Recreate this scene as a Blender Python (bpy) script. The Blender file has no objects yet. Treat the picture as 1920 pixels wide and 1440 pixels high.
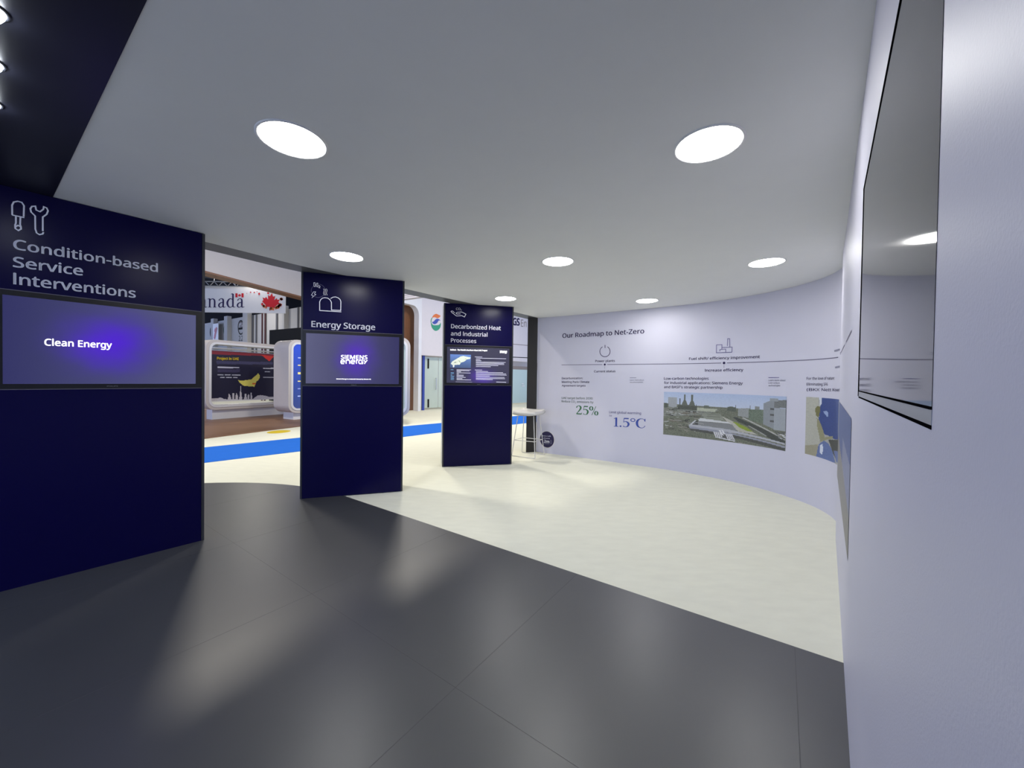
import bpy, math, random
import numpy as np
from mathutils import Matrix, Vector

random.seed(7); np.random.seed(7)
scene = bpy.context.scene
col = scene.collection

# ------------------------------------------------------------------ camera, world, lights, exposure
CAM_H = 1.6366; FPX = 717.6; PITCH = math.radians(.79935); ROLL = math.radians(.82755)
FW = np.array([0, math.cos(PITCH), -math.sin(PITCH)])
_U0 = np.array([0, math.sin(PITCH), math.cos(PITCH)]); _R0 = np.array([1., 0, 0])
RT = math.cos(ROLL)*_R0 + math.sin(ROLL)*_U0
UP = math.cos(ROLL)*_U0 - math.sin(ROLL)*_R0
CC = np.array([0, 0, CAM_H])

cam = bpy.data.cameras.new('camera'); cam_ob = bpy.data.objects.new('camera', cam); col.objects.link(cam_ob)
cam.sensor_width = 36; cam.lens = FPX/1920*36; cam.clip_start = .01; cam.clip_end = 200
M = Matrix.Identity(4)
for i in range(3):
    M[i][0] = RT[i]; M[i][1] = UP[i]; M[i][2] = -FW[i]; M[i][3] = CC[i]
cam_ob.matrix_world = M
scene.camera = cam_ob

world = bpy.data.worlds.new('hall_ambient'); scene.world = world; world.use_nodes = True
wb = world.node_tree.nodes['Background']; wb.inputs[0].default_value = (.48, .60, 1.0, 1); wb.inputs[1].default_value = 2.4

scene.view_settings.view_transform = 'Standard'; scene.view_settings.look = 'None'
scene.view_settings.exposure = 0.0; scene.view_settings.gamma = 1.0
scene.view_settings.use_curve_mapping = False
scene.cycles.max_bounces = 8; scene.cycles.diffuse_bounces = 5
scene.cycles.sample_clamp_indirect = 6

def hall_light(x, y, z, power, size=.7, color=(1, .94, .82)):
    l = bpy.data.lights.new('hall_area_light', 'AREA'); l.shape = 'DISK'; l.size = size; l.energy = power; l.color = color
    o = bpy.data.objects.new('hall_area_light', l); o.location = (x, y, z); col.objects.link(o)
# row of high-bay lamps over the aisle carpet, the spacing read from the shadows the totems throw
for k in range(0, 4):
    hall_light(-5.73 + 2.77*k, 7.6 + 3.6*k, 7.2, 285)
# unseen lights added over the stands across the aisle to brighten them
for x, y in ((-13, 11), (-11.5, 17), (-16, 24), (-7, 24), (-1, 26), (-22, 30)):
    hall_light(x, y, 8.3, 240, .9, (1, .95, .88))

DOWNLIGHT = 46.0

# ------------------------------------------------------------------ pixel helpers (a pixel is a direction; the distance comes from the surface it lies on)
def ray(x, y): return FW + RT*(x-960)/FPX - UP*(y-720)/FPX
def onz(x, y, z):
    d = ray(x, y); return CC + d*((z-CAM_H)/d[2])
def at_depth(x, y, Y):
    d = ray(x, y); return CC + d*(Y/d[1])

# ------------------------------------------------------------------ materials
def lin(c):
    c = c/255.
    return c/12.92 if c <= .04045 else ((c+.055)/1.055)**2.4
def rgb(r, g, b): return (lin(r), lin(g), lin(b), 1)
MATS = {}
def mat(name, color, rough=.6, spec=.5, metal=0, noise=0, nscale=8, bump=0, bscale=200, emit=None, estr=0, coat=0, stretch=None):
    if name in MATS: return MATS[name]
    m = bpy.data.materials.new(name); m.use_nodes = True; MATS[name] = m
    nt = m.node_tree; b = nt.nodes['Principled BSDF']
    b.inputs['Base Color'].default_value = color; b.inputs['Roughness'].default_value = rough
    b.inputs['Metallic'].default_value = metal; b.inputs['Specular IOR Level'].default_value = spec
    if coat: b.inputs['Coat Weight'].default_value = coat; b.inputs['Coat Roughness'].default_value = .05
    geo = nt.nodes.new('ShaderNodeNewGeometry')
    vec = geo.outputs['Position']
    if stretch:
        mp = nt.nodes.new('ShaderNodeMapping'); mp.inputs['Scale'].default_value = stretch
        mp.inputs['Rotation'].default_value = (0, 0, math.radians(35))
        nt.links.new(vec, mp.inputs[0]); vec = mp.outputs[0]
    if noise:
        n = nt.nodes.new('ShaderNodeTexNoise'); n.inputs['Scale'].default_value = nscale; n.inputs['Detail'].default_value = 5
        nt.links.new(vec, n.inputs['Vector'])
        mx = nt.nodes.new('ShaderNodeMix'); mx.data_type = 'RGBA'
        a = tuple(c*(1-noise) for c in color[:3])+(1,); c2 = tuple(min(1, c*(1+noise)) for c in color[:3])+(1,)
        mx.inputs[6].default_value = a; mx.inputs[7].default_value = c2
        nt.links.new(n.outputs[0], mx.inputs[0]); nt.links.new(mx.outputs[2], b.inputs['Base Color'])
    if bump:
        n2 = nt.nodes.new('ShaderNodeTexNoise'); n2.inputs['Scale'].default_value = bscale; n2.inputs['Detail'].default_value = 3
        nt.links.new(vec, n2.inputs['Vector'])
        bp = nt.nodes.new('ShaderNodeBump'); bp.inputs['Strength'].default_value = bump; bp.inputs['Distance'].default_value = .002
        nt.links.new(n2.outputs[0], bp.inputs['Height']); nt.links.new(bp.outputs[0], b.inputs['Normal'])
    if emit:
        b.inputs['Emission Color'].default_value = emit; b.inputs['Emission Strength'].default_value = estr
    return m

M_WALL = mat('wall_vinyl', (.635, .63, .725, 1), .48, .28, noise=.015, nscale=3, bump=.25, bscale=220)
M_CEIL = mat('ceiling_fabric', (.82, .83, .82, 1), .8, .2, noise=.02, nscale=4, bump=.1, bscale=300)
M_SOFFIT = mat('soffit_black_gloss', (.012, .013, .022, 1), .34, .5, noise=.1)
M_RIM = mat('rim_grey', (.10, .103, .108, 1), .45, .5, noise=.04)
M_POST = mat('post_charcoal', (.035, .034, .034, 1), .55, .4, noise=.08)
M_CARPET = mat('carpet_cream', (.82, .82, .69, 1), .95, .1, noise=.07, nscale=4.5, bump=.6, bscale=160, stretch=(1, 2.6, 1))
M_BLUE = mat('carpet_blue', (.022, .155, .66, 1), .95, .1, noise=.05, nscale=4, bump=.4)
M_TILE = mat('tile_graphite', (.056, .058, .061, 1), .36, .95, noise=.10, nscale=2.5, bump=.05, bscale=400)
M_GROUT = mat('grout', (.10, .10, .103, 1), .7, .3, noise=.05)
M_NAVY = mat('panel_navy', (.0035, .0025, .042, 1), .27, .14, noise=.05, nscale=5)
M_BODY = mat('totem_body', (.045, .046, .05, 1), .5, .4, noise=.05)
M_SIDE = mat('totem_side', (.42, .42, .40, 1), .4, .5, noise=.05)
M_TRIM = mat('trim_dark', (.03, .032, .04, 1), .35, .5, noise=.05)
M_TRIML = mat('trim_line', (.14, .13, .17, 1), .35, .5, noise=.05)
M_BEZEL = mat('bezel_black', (.006, .006, .008, 1), .3, .5, noise=.05)
M_LETTER = mat('letter_white', (.86, .87, .95, 1), .6, .3, noise=.02)
M_LETTER_DIM = mat('letter_faint', (.14, .14, .25, 1), .6, .3, noise=.02)
M_INK = mat('ink_navy', (.022, .014, .075, 1), .6, .3, noise=.03)
M_INKL = mat('ink_navy_line', (.15, .14, .21, 1), .6, .3, noise=.03)
M_INKG = mat('ink_grey', (.24, .24, .32, 1), .6, .3, noise=.03)
M_GREEN = mat('ink_green', (.045, .16, .075, 1), .6, .3, noise=.03)
M_GREENT = mat('ink_green_text', (.13, .18, .16, 1), .6, .3, noise=.03)
M_BLUEI = mat('ink_blue', (.05, .085, .36, 1), .6, .3, noise=.03)
M_BLUET = mat('ink_blue_text', (.14, .13, .30, 1), .6, .3, noise=.03)
M_WHITE = mat('white_gloss', (.71, .70, .68, 1), .35, .5, noise=.02)
M_WHITEM = mat('white_matt', (.64, .60, .60, 1), .6, .4, noise=.03)
M_CREAM = mat('cream_laminate', (.56, .51, .46, 1), .5, .4, noise=.03)
M_WOOD = mat('wood_brown', (.20, .085, .035, 1), .45, .5, noise=.25, nscale=3, stretch=(1, 8, 1))
M_WOODF = mat('wood_floor', (.20, .10, .05, 1), .4, .5, noise=.2, nscale=2, stretch=(1, 6, 1))
M_METAL = mat('metal_grey', (.5, .5, .5, 1), .35, .5, metal=.8, noise=.05)
M_BLACK = mat('black_matt', (.006, .006, .006, 1), .8, .2, noise=.1)
M_HALLW = mat('hall_wall', (.47, .46, .44, 1), .8, .2, noise=.04)
M_HALLD = mat('hall_dark', (.015, .015, .017, 1), .9, .1, noise=.1)
M_HALLB = mat('hall_beam', (.09, .09, .095, 1), .7, .3, noise=.1)
M_PIPE = mat('pipe_red', (.10, .035, .035, 1), .5, .4, noise=.1)
M_RING = mat('downlight_ring', (.80, .80, .80, 1), .4, .4, noise=.01)
M_LAMP = mat('downlight_diffuser', (.9, .9, .9, 1), .6, .2, noise=.005, emit=(1, .985, .96, 1), estr=DOWNLIGHT)
M_SPOT = mat('spot_lens', (.9, .9, .9, 1), .6, .2, noise=.005, emit=(.86, .92, 1, 1), estr=40)
M_SCRW = mat('screen_white', (.9, .9, .9, 1), .5, .2, noise=.005, emit=(1, 1, 1, 1), estr=1.0)
M_SCRL = mat('screen_line', (.7, .7, .8, 1), .5, .2, noise=.005, emit=(.62, .60, .76, 1), estr=.6)
M_SCRB = mat('screen_line_blue', (.2, .4, .6, 1), .5, .2, noise=.005, emit=(.11, .26, .46, 1), estr=.7)
M_SCRF = mat('screen_line_faint', (.3, .3, .4, 1), .5, .2, noise=.005, emit=(.17, .16, .24, 1), estr=.7)
M_TVGLASS = mat('tv_glass', (.012, .012, .014, 1), .05, .45, noise=.02)
M_TVGLASS.node_tree.nodes['Principled BSDF'].inputs['IOR'].default_value = 1.28
M_SILVER = mat('tv_silver', (.36, .36, .37, 1), .33, .5, metal=.4, noise=.03)
M_RIMTV = mat('tv_rim_matt', (.004, .004, .005, 1), 1.0, 0.0, noise=.05)
M_STICK = mat('sticker_navy', (.02, .015, .07, 1), .5, .4, noise=.03)
M_RED = mat('banner_red', (.55, .02, .03, 1), .7, .2, noise=.04)
M_ORANGE = mat('logo_orange', (.65, .16, .04, 1), .5, .3, noise=.03)
M_LGREEN = mat('logo_green', (.03, .28, .16, 1), .5, .3, noise=.03)
M_LBLUE = mat('logo_blue', (.04, .07, .35, 1), .5, .3, noise=.03)
M_GREY = mat('letter_grey', (.22, .18, .15, 1), .5, .4, noise=.03)
M_YELLOW = mat('sticker_yellow', (.75, .55, .02, 1), .6, .3, noise=.03)
M_DKGREEN = mat('sign_green', (.03, .11, .05, 1), .6, .3, noise=.05)
M_PINK = mat('sign_pink', (.62, .25, .28, 1), .6, .3, noise=.05)

def glass_mat(name, color, alpha):
    m = bpy.data.materials.new(name); m.use_nodes = True; nt = m.node_tree; nt.nodes.clear()
    out = nt.nodes.new('ShaderNodeOutputMaterial'); mix = nt.nodes.new('ShaderNodeMixShader')
    tr = nt.nodes.new('ShaderNodeBsdfTransparent'); tr.inputs[0].default_value = (.9, 1, .96, 1)
    p = nt.nodes.new('ShaderNodeBsdfPrincipled'); p.inputs['Base Color'].default_value = color; p.inputs['Roughness'].default_value = .25
    n = nt.nodes.new('ShaderNodeTexNoise'); n.inputs['Scale'].default_value = 1.2
    mr = nt.nodes.new('ShaderNodeMapRange'); mr.inputs[3].default_value = alpha-.08; mr.inputs[4].default_value = min(1, alpha+.08)
    nt.links.new(n.outputs[0], mr.inputs[0]); nt.links.new(mr.outputs[0], mix.inputs[0])
    nt.links.new(tr.outputs[0], mix.inputs[1]); nt.links.new(p.outputs[0], mix.inputs[2]); nt.links.new(mix.outputs[0], out.inputs[0])
    return m
M_FROST = glass_mat('frosted_glass', (.52, .64, .60, 1), .8)
M_DOORG = glass_mat('door_glass', (.62, .68, .58, 1), .7)

def print_mat(name, emit=0):
    m = bpy.data.materials.new(name); m.use_nodes = True; nt = m.node_tree; b = nt.nodes['Principled BSDF']
    a = nt.nodes.new('ShaderNodeAttribute'); a.attribute_name = 'Print'
    n = nt.nodes.new('ShaderNodeTexNoise'); n.inputs['Scale'].default_value = 60; n.inputs['Detail'].default_value = 4
    mr = nt.nodes.new('ShaderNodeMapRange'); mr.inputs[3].default_value = .85; mr.inputs[4].default_value = 1.15
    mx = nt.nodes.new('ShaderNodeMix'); mx.data_type = 'RGBA'; mx.blend_type = 'MULTIPLY'; mx.inputs[0].default_value = 1
    nt.links.new(n.outputs[0], mr.inputs[0]); nt.links.new(a.outputs['Color'], mx.inputs[6]); nt.links.new(mr.outputs[0], mx.inputs[7])
    nt.links.new(mx.outputs[2], b.inputs['Base Color']); b.inputs['Roughness'].default_value = .5
    if emit:
        nt.links.new(mx.outputs[2], b.inputs['Emission Color']); b.inputs['Emission Strength'].default_value = emit
    return m
M_PRINT = print_mat('print_matt'); M_PRINTE = print_mat('print_screen', .8)

def screen_mat(name, edge_l, edge_r, mid, core, cx, cy, rx, ry, strength):
    """a lit display: a radial glow over a left-right gradient of the picture shown on it"""
    m = bpy.data.materials.new(name); m.use_nodes = True; nt = m.node_tree; b = nt.nodes['Principled BSDF']
    b.inputs['Base Color'].default_value = (.01, .01, .012, 1); b.inputs['Roughness'].default_value = .22
    uv = nt.nodes.new('ShaderNodeUVMap'); sp = nt.nodes.new('ShaderNodeSeparateXYZ'); nt.links.new(uv.outputs[0], sp.inputs[0])
    def math_(op, a, bb):
        n = nt.nodes.new('ShaderNodeMath'); n.operation = op
        for k, v in enumerate((a, bb)):
            if isinstance(v, (int, float)): n.inputs[k].default_value = v
            else: nt.links.new(v, n.inputs[k])
        return n.outputs[0]
    nz = nt.nodes.new('ShaderNodeTexNoise'); nz.inputs['Scale'].default_value = 3.5; nt.links.new(uv.outputs[0], nz.inputs['Vector'])
    dx = math_('DIVIDE', math_('SUBTRACT', sp.outputs[0], cx), rx); dy = math_('DIVIDE', math_('SUBTRACT', sp.outputs[1], cy), ry)
    d = math_('SQRT', math_('ADD', math_('MULTIPLY', dx, dx), math_('MULTIPLY', dy, dy)), 0)
    d = math_('ADD', d, math_('MULTIPLY', math_('SUBTRACT', nz.outputs[0], .5), .35))
    g = nt.nodes.new('ShaderNodeMix'); g.data_type = 'RGBA'; g.inputs[6].default_value = edge_l; g.inputs[7].default_value = edge_r
    nt.links.new(sp.outputs[0], g.inputs[0])
    r = nt.nodes.new('ShaderNodeValToRGB'); r.color_ramp.interpolation = 'EASE'
    r.color_ramp.elements[0].position = 0; r.color_ramp.elements[0].color = (1, 1, 1, 1)
    r.color_ramp.elements[1].position = 1; r.color_ramp.elements[1].color = (0, 0, 0, 1)
    nt.links.new(d, r.inputs[0])
    g2 = nt.nodes.new('ShaderNodeMix'); g2.data_type = 'RGBA'; g2.inputs[6].default_value = mid; g2.inputs[7].default_value = core
    nt.links.new(r.outputs[0], g2.inputs[0])
    g3 = nt.nodes.new('ShaderNodeMix'); g3.data_type = 'RGBA'
    nt.links.new(r.outputs[0], g3.inputs[0]); nt.links.new(g.outputs[2], g3.inputs[6]); nt.links.new(g2.outputs[2], g3.inputs[7])
    nt.links.new(g3.outputs[2], b.inputs['Emission Color']); b.inputs['Emission Strength'].default_value = strength
    return m
M_SCR1 = screen_mat('display_clean_energy', rgb(46, 46, 98), rgb(84, 86, 128), rgb(66, 50, 150), rgb(80, 30, 215), .50, .52, .42, .62, .9)
M_SCR2 = screen_mat('display_logo', rgb(88, 88, 122), rgb(50, 48, 96), rgb(70, 55, 150), rgb(84, 44, 190), .52, .55, .34, .75, .9)
M_SCR3 = screen_mat('display_slide', rgb(58, 58, 84), rgb(62, 60, 86), rgb(64, 52, 120), rgb(88, 58, 175), .56, .18, .36, .42, .9)

# ------------------------------------------------------------------ object helpers
def link(name, me, m=None, parent=None, **props):
    o = bpy.data.objects.new(name, me); col.objects.link(o)
    if m is not None and me is not None and not me.materials: me.materials.append(m)
    if parent is not None:
        o.parent = parent
        if parent.type == 'EMPTY': o.matrix_parent_inverse = Matrix.Translation(-parent.location)
    for k, v in props.items(): o[k] = v
    return o
def mesh(name, V, F, smooth=False):
    me = bpy.data.meshes.new(name); me.from_pydata([tuple(map(float, v)) for v in V], [], F); me.update()
    if smooth: me.polygons.foreach_set('use_smooth', [True]*len(me.polygons))
    return me
def mk(name, V, F, m, parent=None, smooth=False, **props): return link(name, mesh(name, V, F, smooth), m, parent, **props)
def thing(name, label, cat, loc=(0, 0, 0), group=None):
    o = bpy.data.objects.new(name, None); o.empty_display_size = .1; col.objects.link(o); o.location = loc
    o['label'] = label; o['category'] = cat
    if group: o['group'] = group
    return o
def tag(o, label, cat, group=None):
    o['label'] = label; o['category'] = cat
    if group: o['group'] = group
    return o
def prism(poly, z0, z1):
    n = len(poly)
    V = [(p[0], p[1], z0) for p in poly]+[(p[0], p[1], z1) for p in poly]
    F = [list(range(n))[::-1], [n+i for i in range(n)]]+[[i, (i+1) % n, n+(i+1) % n, n+i] for i in range(n)]
    area = sum(poly[i][0]*poly[(i+1) % n][1]-poly[(i+1) % n][0]*poly[i][1] for i in range(n))
    if area < 0: F = [f[::-1] for f in F]
    return V, F
def join(parts):
    V = []; F = []
    for v, f in parts:
        k = len(V); V += list(v); F += [[i+k for i in q] for q in f]
    return V, F
def tube(pts, r, n=8, closed=False):
    pts = [np.asarray(p, float) for p in pts]; V = []; F = []; m = len(pts)
    ref = None
    for i, p in enumerate(pts):
        a = pts[i-1] if (i > 0 or closed) else pts[i]; b = pts[(i+1) % m] if (i < m-1 or closed) else pts[i]
        t = b-a; t /= np.linalg.norm(t)+1e-9
        if ref is None: ref = np.cross(t, [0, 0, 1.]) if abs(t[2]) < .9 else np.cross(t, [1., 0, 0])
        s = ref-t*(ref@t); s /= np.linalg.norm(s)+1e-9; ref = s; w = np.cross(t, s)
        V += [p+r*(math.cos(k*2*math.pi/n)*s+math.sin(k*2*math.pi/n)*w) for k in range(n)]
    for i in range(m if closed else m-1):
        j = (i+1) % m
        F += [[i*n+k, i*n+(k+1) % n, j*n+(k+1) % n, j*n+k] for k in range(n)]
    if not closed: F += [list(range(n))[::-1], [(m-1)*n+k for k in range(n)]]
    return V, F
def box3(c, ex, ey, ez):
    """box from centre and three half-edge vectors"""
    c, ex, ey, ez = (np.asarray(q, float) for q in (c, ex, ey, ez)); V = []
    for sz in (-1, 1):
        for sx, sy in ((-1, -1), (1, -1), (1, 1), (-1, 1)): V.append(c+sx*ex+sy*ey+sz*ez)
    F = [[3, 2, 1, 0], [4, 5, 6, 7], [0, 1, 5, 4], [1, 2, 6, 5], [2, 3, 7, 6], [3, 0, 4, 7]]
    if np.dot(np.cross(ex, ey), ez) < 0: F = [f[::-1] for f in F]
    return V, F

# ------------------------------------------------------------------ surfaces: flat vertical plane and the curved wall, both addressed as (along, height)
class Plane:
    def __init__(s, A, B):
        s.A = np.array(A, float); s.B = np.array(B, float); d = s.B-s.A; s.w = np.hypot(*d); s.e = d/s.w
        s.n = np.array([s.e[1], -s.e[0]])           # towards the viewer when A is left of B
    def px(s, x, y):
        d = ray(x, y); t = (s.A@s.n)/(d[:2]@s.n); p = CC+d*t
        return (p[:2]-s.A)@s.e, p[2]
    def at(s, a, z, off=0):
        q = s.A+s.e*a+s.n*off; return (q[0], q[1], z)

# measured plan of the wall (metres), curved end first, then the straight run past the camera
WALL_E = np.array([.634, .773]); WALL_N = np.array([-.773, .634]); WALL_D = .112
def wl(t): return -WALL_N*WALL_D + WALL_E*t
ctrl = [(.56, 8.57), (1.06, 8.27), (1.56, 7.95), (2.2, 7.51), (2.75, 7.13), (3.22, 6.73), (3.6, 6.29), (3.88, 5.79), (4.01, 5.27), (3.99, 4.85), (3.83, 4.46)]
ctrl += [tuple(wl(t)) for t in (5.35, 5.0, 4.4, 3.6, 2.8, 2.0, 1.2, .4, -.4, -1.2, -2.0, -2.8)]
def catmull(P, k=24):
    P = [np.array(p, float) for p in P]; Q = [2*P[0]-P[1]]+P+[2*P[-1]-P[-2]]; out = []
    for i in range(1, len(Q)-2):
        for j in range(k):
            t = j/k; a, b, c, d = Q[i-1:i+3]
            out.append(.5*((2*b)+(c-a)*t+(2*a-5*b+4*c-d)*t*t+(3*b-a-3*c+d)*t**3))
    return np.array(out+[P[-1]])
class Wall:
    def __init__(s, P):
        seg = np.hypot(*(P[1:]-P[:-1]).T); S = np.concatenate([[0], np.cumsum(seg)]); s.L = S[-1]
        n = int(s.L/.04)+1; s.S = np.linspace(0, s.L, n)
        s.P = np.stack([np.interp(s.S, S, P[:, 0]), np.interp(s.S, S, P[:, 1])], 1)
        d = np.gradient(s.P, axis=0); d /= np.hypot(*d.T)[:, None]; s.N = np.stack([d[:, 1], -d[:, 0]], 1)
    def at(s, a, z, off=0):
        x = np.interp(a, s.S, s.P[:, 0]); y = np.interp(a, s.S, s.P[:, 1])
        nx = np.interp(a, s.S, s.N[:, 0]); ny = np.interp(a, s.S, s.N[:, 1])
        return (x+nx*off, y+ny*off, z)
    def px(s, x, y, smin=0, smax=8.2):
        d = ray(x, y); c = s.P[:, 0]*d[1]-s.P[:, 1]*d[0]
        best = None
        for i in range(len(c)-1):
            if s.S[i] < smin or s.S[i] > smax or c[i]*c[i+1] > 0: continue
            t = c[i]/(c[i]-c[i+1]); p = s.P[i]+(s.P[i+1]-s.P[i])*t
            if p[1] <= 0: continue
            r = math.hypot(*p)
            if best is None or r < best[0]: best = (r, s.S[i]+t*(s.S[i+1]-s.S[i]), CAM_H+d[2]*r/math.hypot(d[0], d[1]))
        if best is None:
            k = int(np.argmin(np.abs(np.where((s.S >= smin) & (s.S <= smax), c, 1e9)))); r = math.hypot(*s.P[k])
            best = (r, s.S[k], CAM_H+d[2]*r/math.hypot(d[0], d[1]))
        return best[1], best[2]
WALL = Wall(catmull(ctrl))

# ------------------------------------------------------------------ lettering and line art
_CAP = None
def house_font():
    # a plain humanist face from the set that ships with Blender; the built-in one if it is missing
    import os
    for f in ('NotoSansMath-Regular.woff2', 'Inter.woff2'):
        try: return bpy.data.fonts.load(os.path.join(bpy.utils.system_resource('DATAFILES'), 'fonts', f))
        except Exception: pass
    return None
FONT = house_font()
def font_mesh(s, bold=0):
    cu = bpy.data.curves.new('glyphs', 'FONT'); cu.body = s; cu.size = 1
    if FONT: cu.font = FONT
    cu.resolution_u = 2; cu.fill_mode = 'FRONT'
    o = bpy.data.objects.new('glyphs', cu); col.objects.link(o)
    dg = bpy.context.evaluated_depsgraph_get(); me = bpy.data.meshes.new_from_object(o.evaluated_get(dg))
    V = np.array([v.co[:2] for v in me.vertices]); F = [list(p.vertices) for p in me.polygons]
    bpy.data.objects.remove(o); bpy.data.curves.remove(cu); bpy.data.meshes.remove(me)
    if bold > 0:        # heavier weight: the same outline printed three times, slightly shifted
        n = len(V); V = np.concatenate([V+[dx, dy] for dx, dy in ((-bold, -.4*bold), (bold, -.4*bold), (0, .8*bold))])
        F = F+[[i+n for i in f] for f in F]+[[i+2*n for i in f] for f in F]
    return V, F
def text(surf, s, xl, yl, xr, yr, ytop, m, parent, name='lettering', bold=.012, off=.002, capch=None):
    """lettering whose baseline runs between two pixels of the surface; ytop is the cap height above the left end"""
    global _CAP
    if _CAP is None: _CAP = font_mesh('H')[0][:, 1].max()
    V, F = font_mesh(s.replace('I', 'l') if FONT else s, bold)      # plain capital I
    if FONT and 'I' in s and s.isupper(): V[:, 1] = np.minimum(V[:, 1], _CAP+bold)
    a0, z0 = surf.px(xl, yl); a1, z1 = surf.px(xr, yr); _, zt = surf.px(xl, ytop)
    x0, x1 = V[:, 0].min(), V[:, 0].max(); k = (zt-z0)/_CAP
    out = []
    for x, y in V:
        t = (x-x0)/(x1-x0); out.append(surf.at(a0+(a1-a0)*t, z0+(z1-z0)*t+y*k, off))
    if (a1-a0) and isinstance(surf, Wall): F = [f[::-1] for f in F]
    if abs(yl-ytop) < 3.3: return mk(name, out, F, m, parent, kind='stuff')     # print too small to pick apart
    if ' ' not in s: return mk(name, out, F, m, parent)
    fx = np.array([V[f, 0].min() for f in F]); order = np.argsort(fx); edge = -1e9; wid = 0; word = [0]*len(F)
    for i in order:
        if V[F[i], 0].min()-edge > .17: wid += 1
        word[i] = wid; edge = max(edge, V[F[i], 0].max())
    for k_ in range(1, wid+1):
        ids = [i for i in range(len(F)) if word[i] == k_]; used = sorted({v for i in ids for v in F[i]}); rm = {v: j for j, v in enumerate(used)}
        ob = mk(name, [out[v] for v in used], [[rm[v] for v in F[i]] for i in ids], m, parent)
    return ob
def smooth_pts(P, k=8, closed=False):
    P = [np.array(p, float) for p in P]
    if closed: Q = [P[-1]]+P+[P[0], P[1]]
    else: Q = [2*P[0]-P[1]]+P+[2*P[-1]-P[-2]]
    out = []
    for i in range(1, len(Q)-2):
        for j in range(k):
            t = j/k; a, b, c, d = Q[i-1:i+3]
            out.append(.5*((2*b)+(c-a)*t+(2*a-5*b+4*c-d)*t*t+(3*b-a-3*c+d)*t**3))
    if not closed: out.append(P[-1])
    return out
def ribbon(P, w, closed=False):
    """flat ribbon in 2D; w a width or one width per point"""
    P = np.array(P, float); n = len(P); W = np.full(n, w, float) if np.isscalar(w) else np.array(w, float)
    V = []; F = []
    for i in range(n):
        a = P[i-1] if (i or closed) else P[i]; b = P[(i+1) % n] if (i < n-1 or closed) else P[i]
        d1 = P[i]-a; d2 = b-P[i]; l1 = np.hypot(*d1); l2 = np.hypot(*d2)
        d1 = d1/l1 if l1 > 1e-9 else d2/(l2+1e-9); d2 = d2/l2 if l2 > 1e-9 else d1
        t = d1+d2; t /= np.hypot(*t)+1e-9; nn = np.array([-t[1], t[0]]); c = max(.5, abs(nn@np.array([-d1[1], d1[0]])))
        V += [P[i]+nn*W[i]/2/c, P[i]-nn*W[i]/2/c]
    for i in range(n if closed else n-1):
        j = (i+1) % n; F.append([2*i, 2*i+1, 2*j+1, 2*j])
    return V, F
def strokes(surf, S, w, m, parent, name='icon', off=.002):
    """line art: each stroke a list of pixels on the surface, w the line width in metres"""
    parts = []
    for P in S:
        closed = P[0] == P[-1] and len(P) > 2
        L = [surf.px(*p) for p in (P[:-1] if closed else P)]
        parts.append(ribbon(L, w, closed))
    V, F = join(parts)
    return mk(name, [surf.at(a, z, off) for a, z in V], F, m, parent)
def bars(surf, B, m, parent, name='text_lines', off=.002):
    """lines of print too small to read: (x0, y0, x1, y1, thickness in px)"""
    parts = []
    for x0, y0, x1, y1, t in B:
        parts.append(([surf.px(x0, y0-t/2), surf.px(x1, y1-t/2), surf.px(x1, y1+t/2), surf.px(x0, y0+t/2)], [[3, 2, 1, 0]]))
    V, F = join(parts)
    return mk(name, [surf.at(a, z, off) for a, z in V], F, m, parent, kind='stuff')
def zoomed(P, k, ox, oy): return [(ox+x/k, oy+y/k) for x, y in P]
def disc_px(surf, cx, cy, r_m, m, parent, name, off=.002, n=32, ry=None):
    a, z = surf.px(cx, cy)
    V = [surf.at(a+r_m*math.cos(i*2*math.pi/n), z+(ry or r_m)*math.sin(i*2*math.pi/n), off) for i in range(n)]
    return mk(name, V, [list(range(n))], m, parent)

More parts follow.
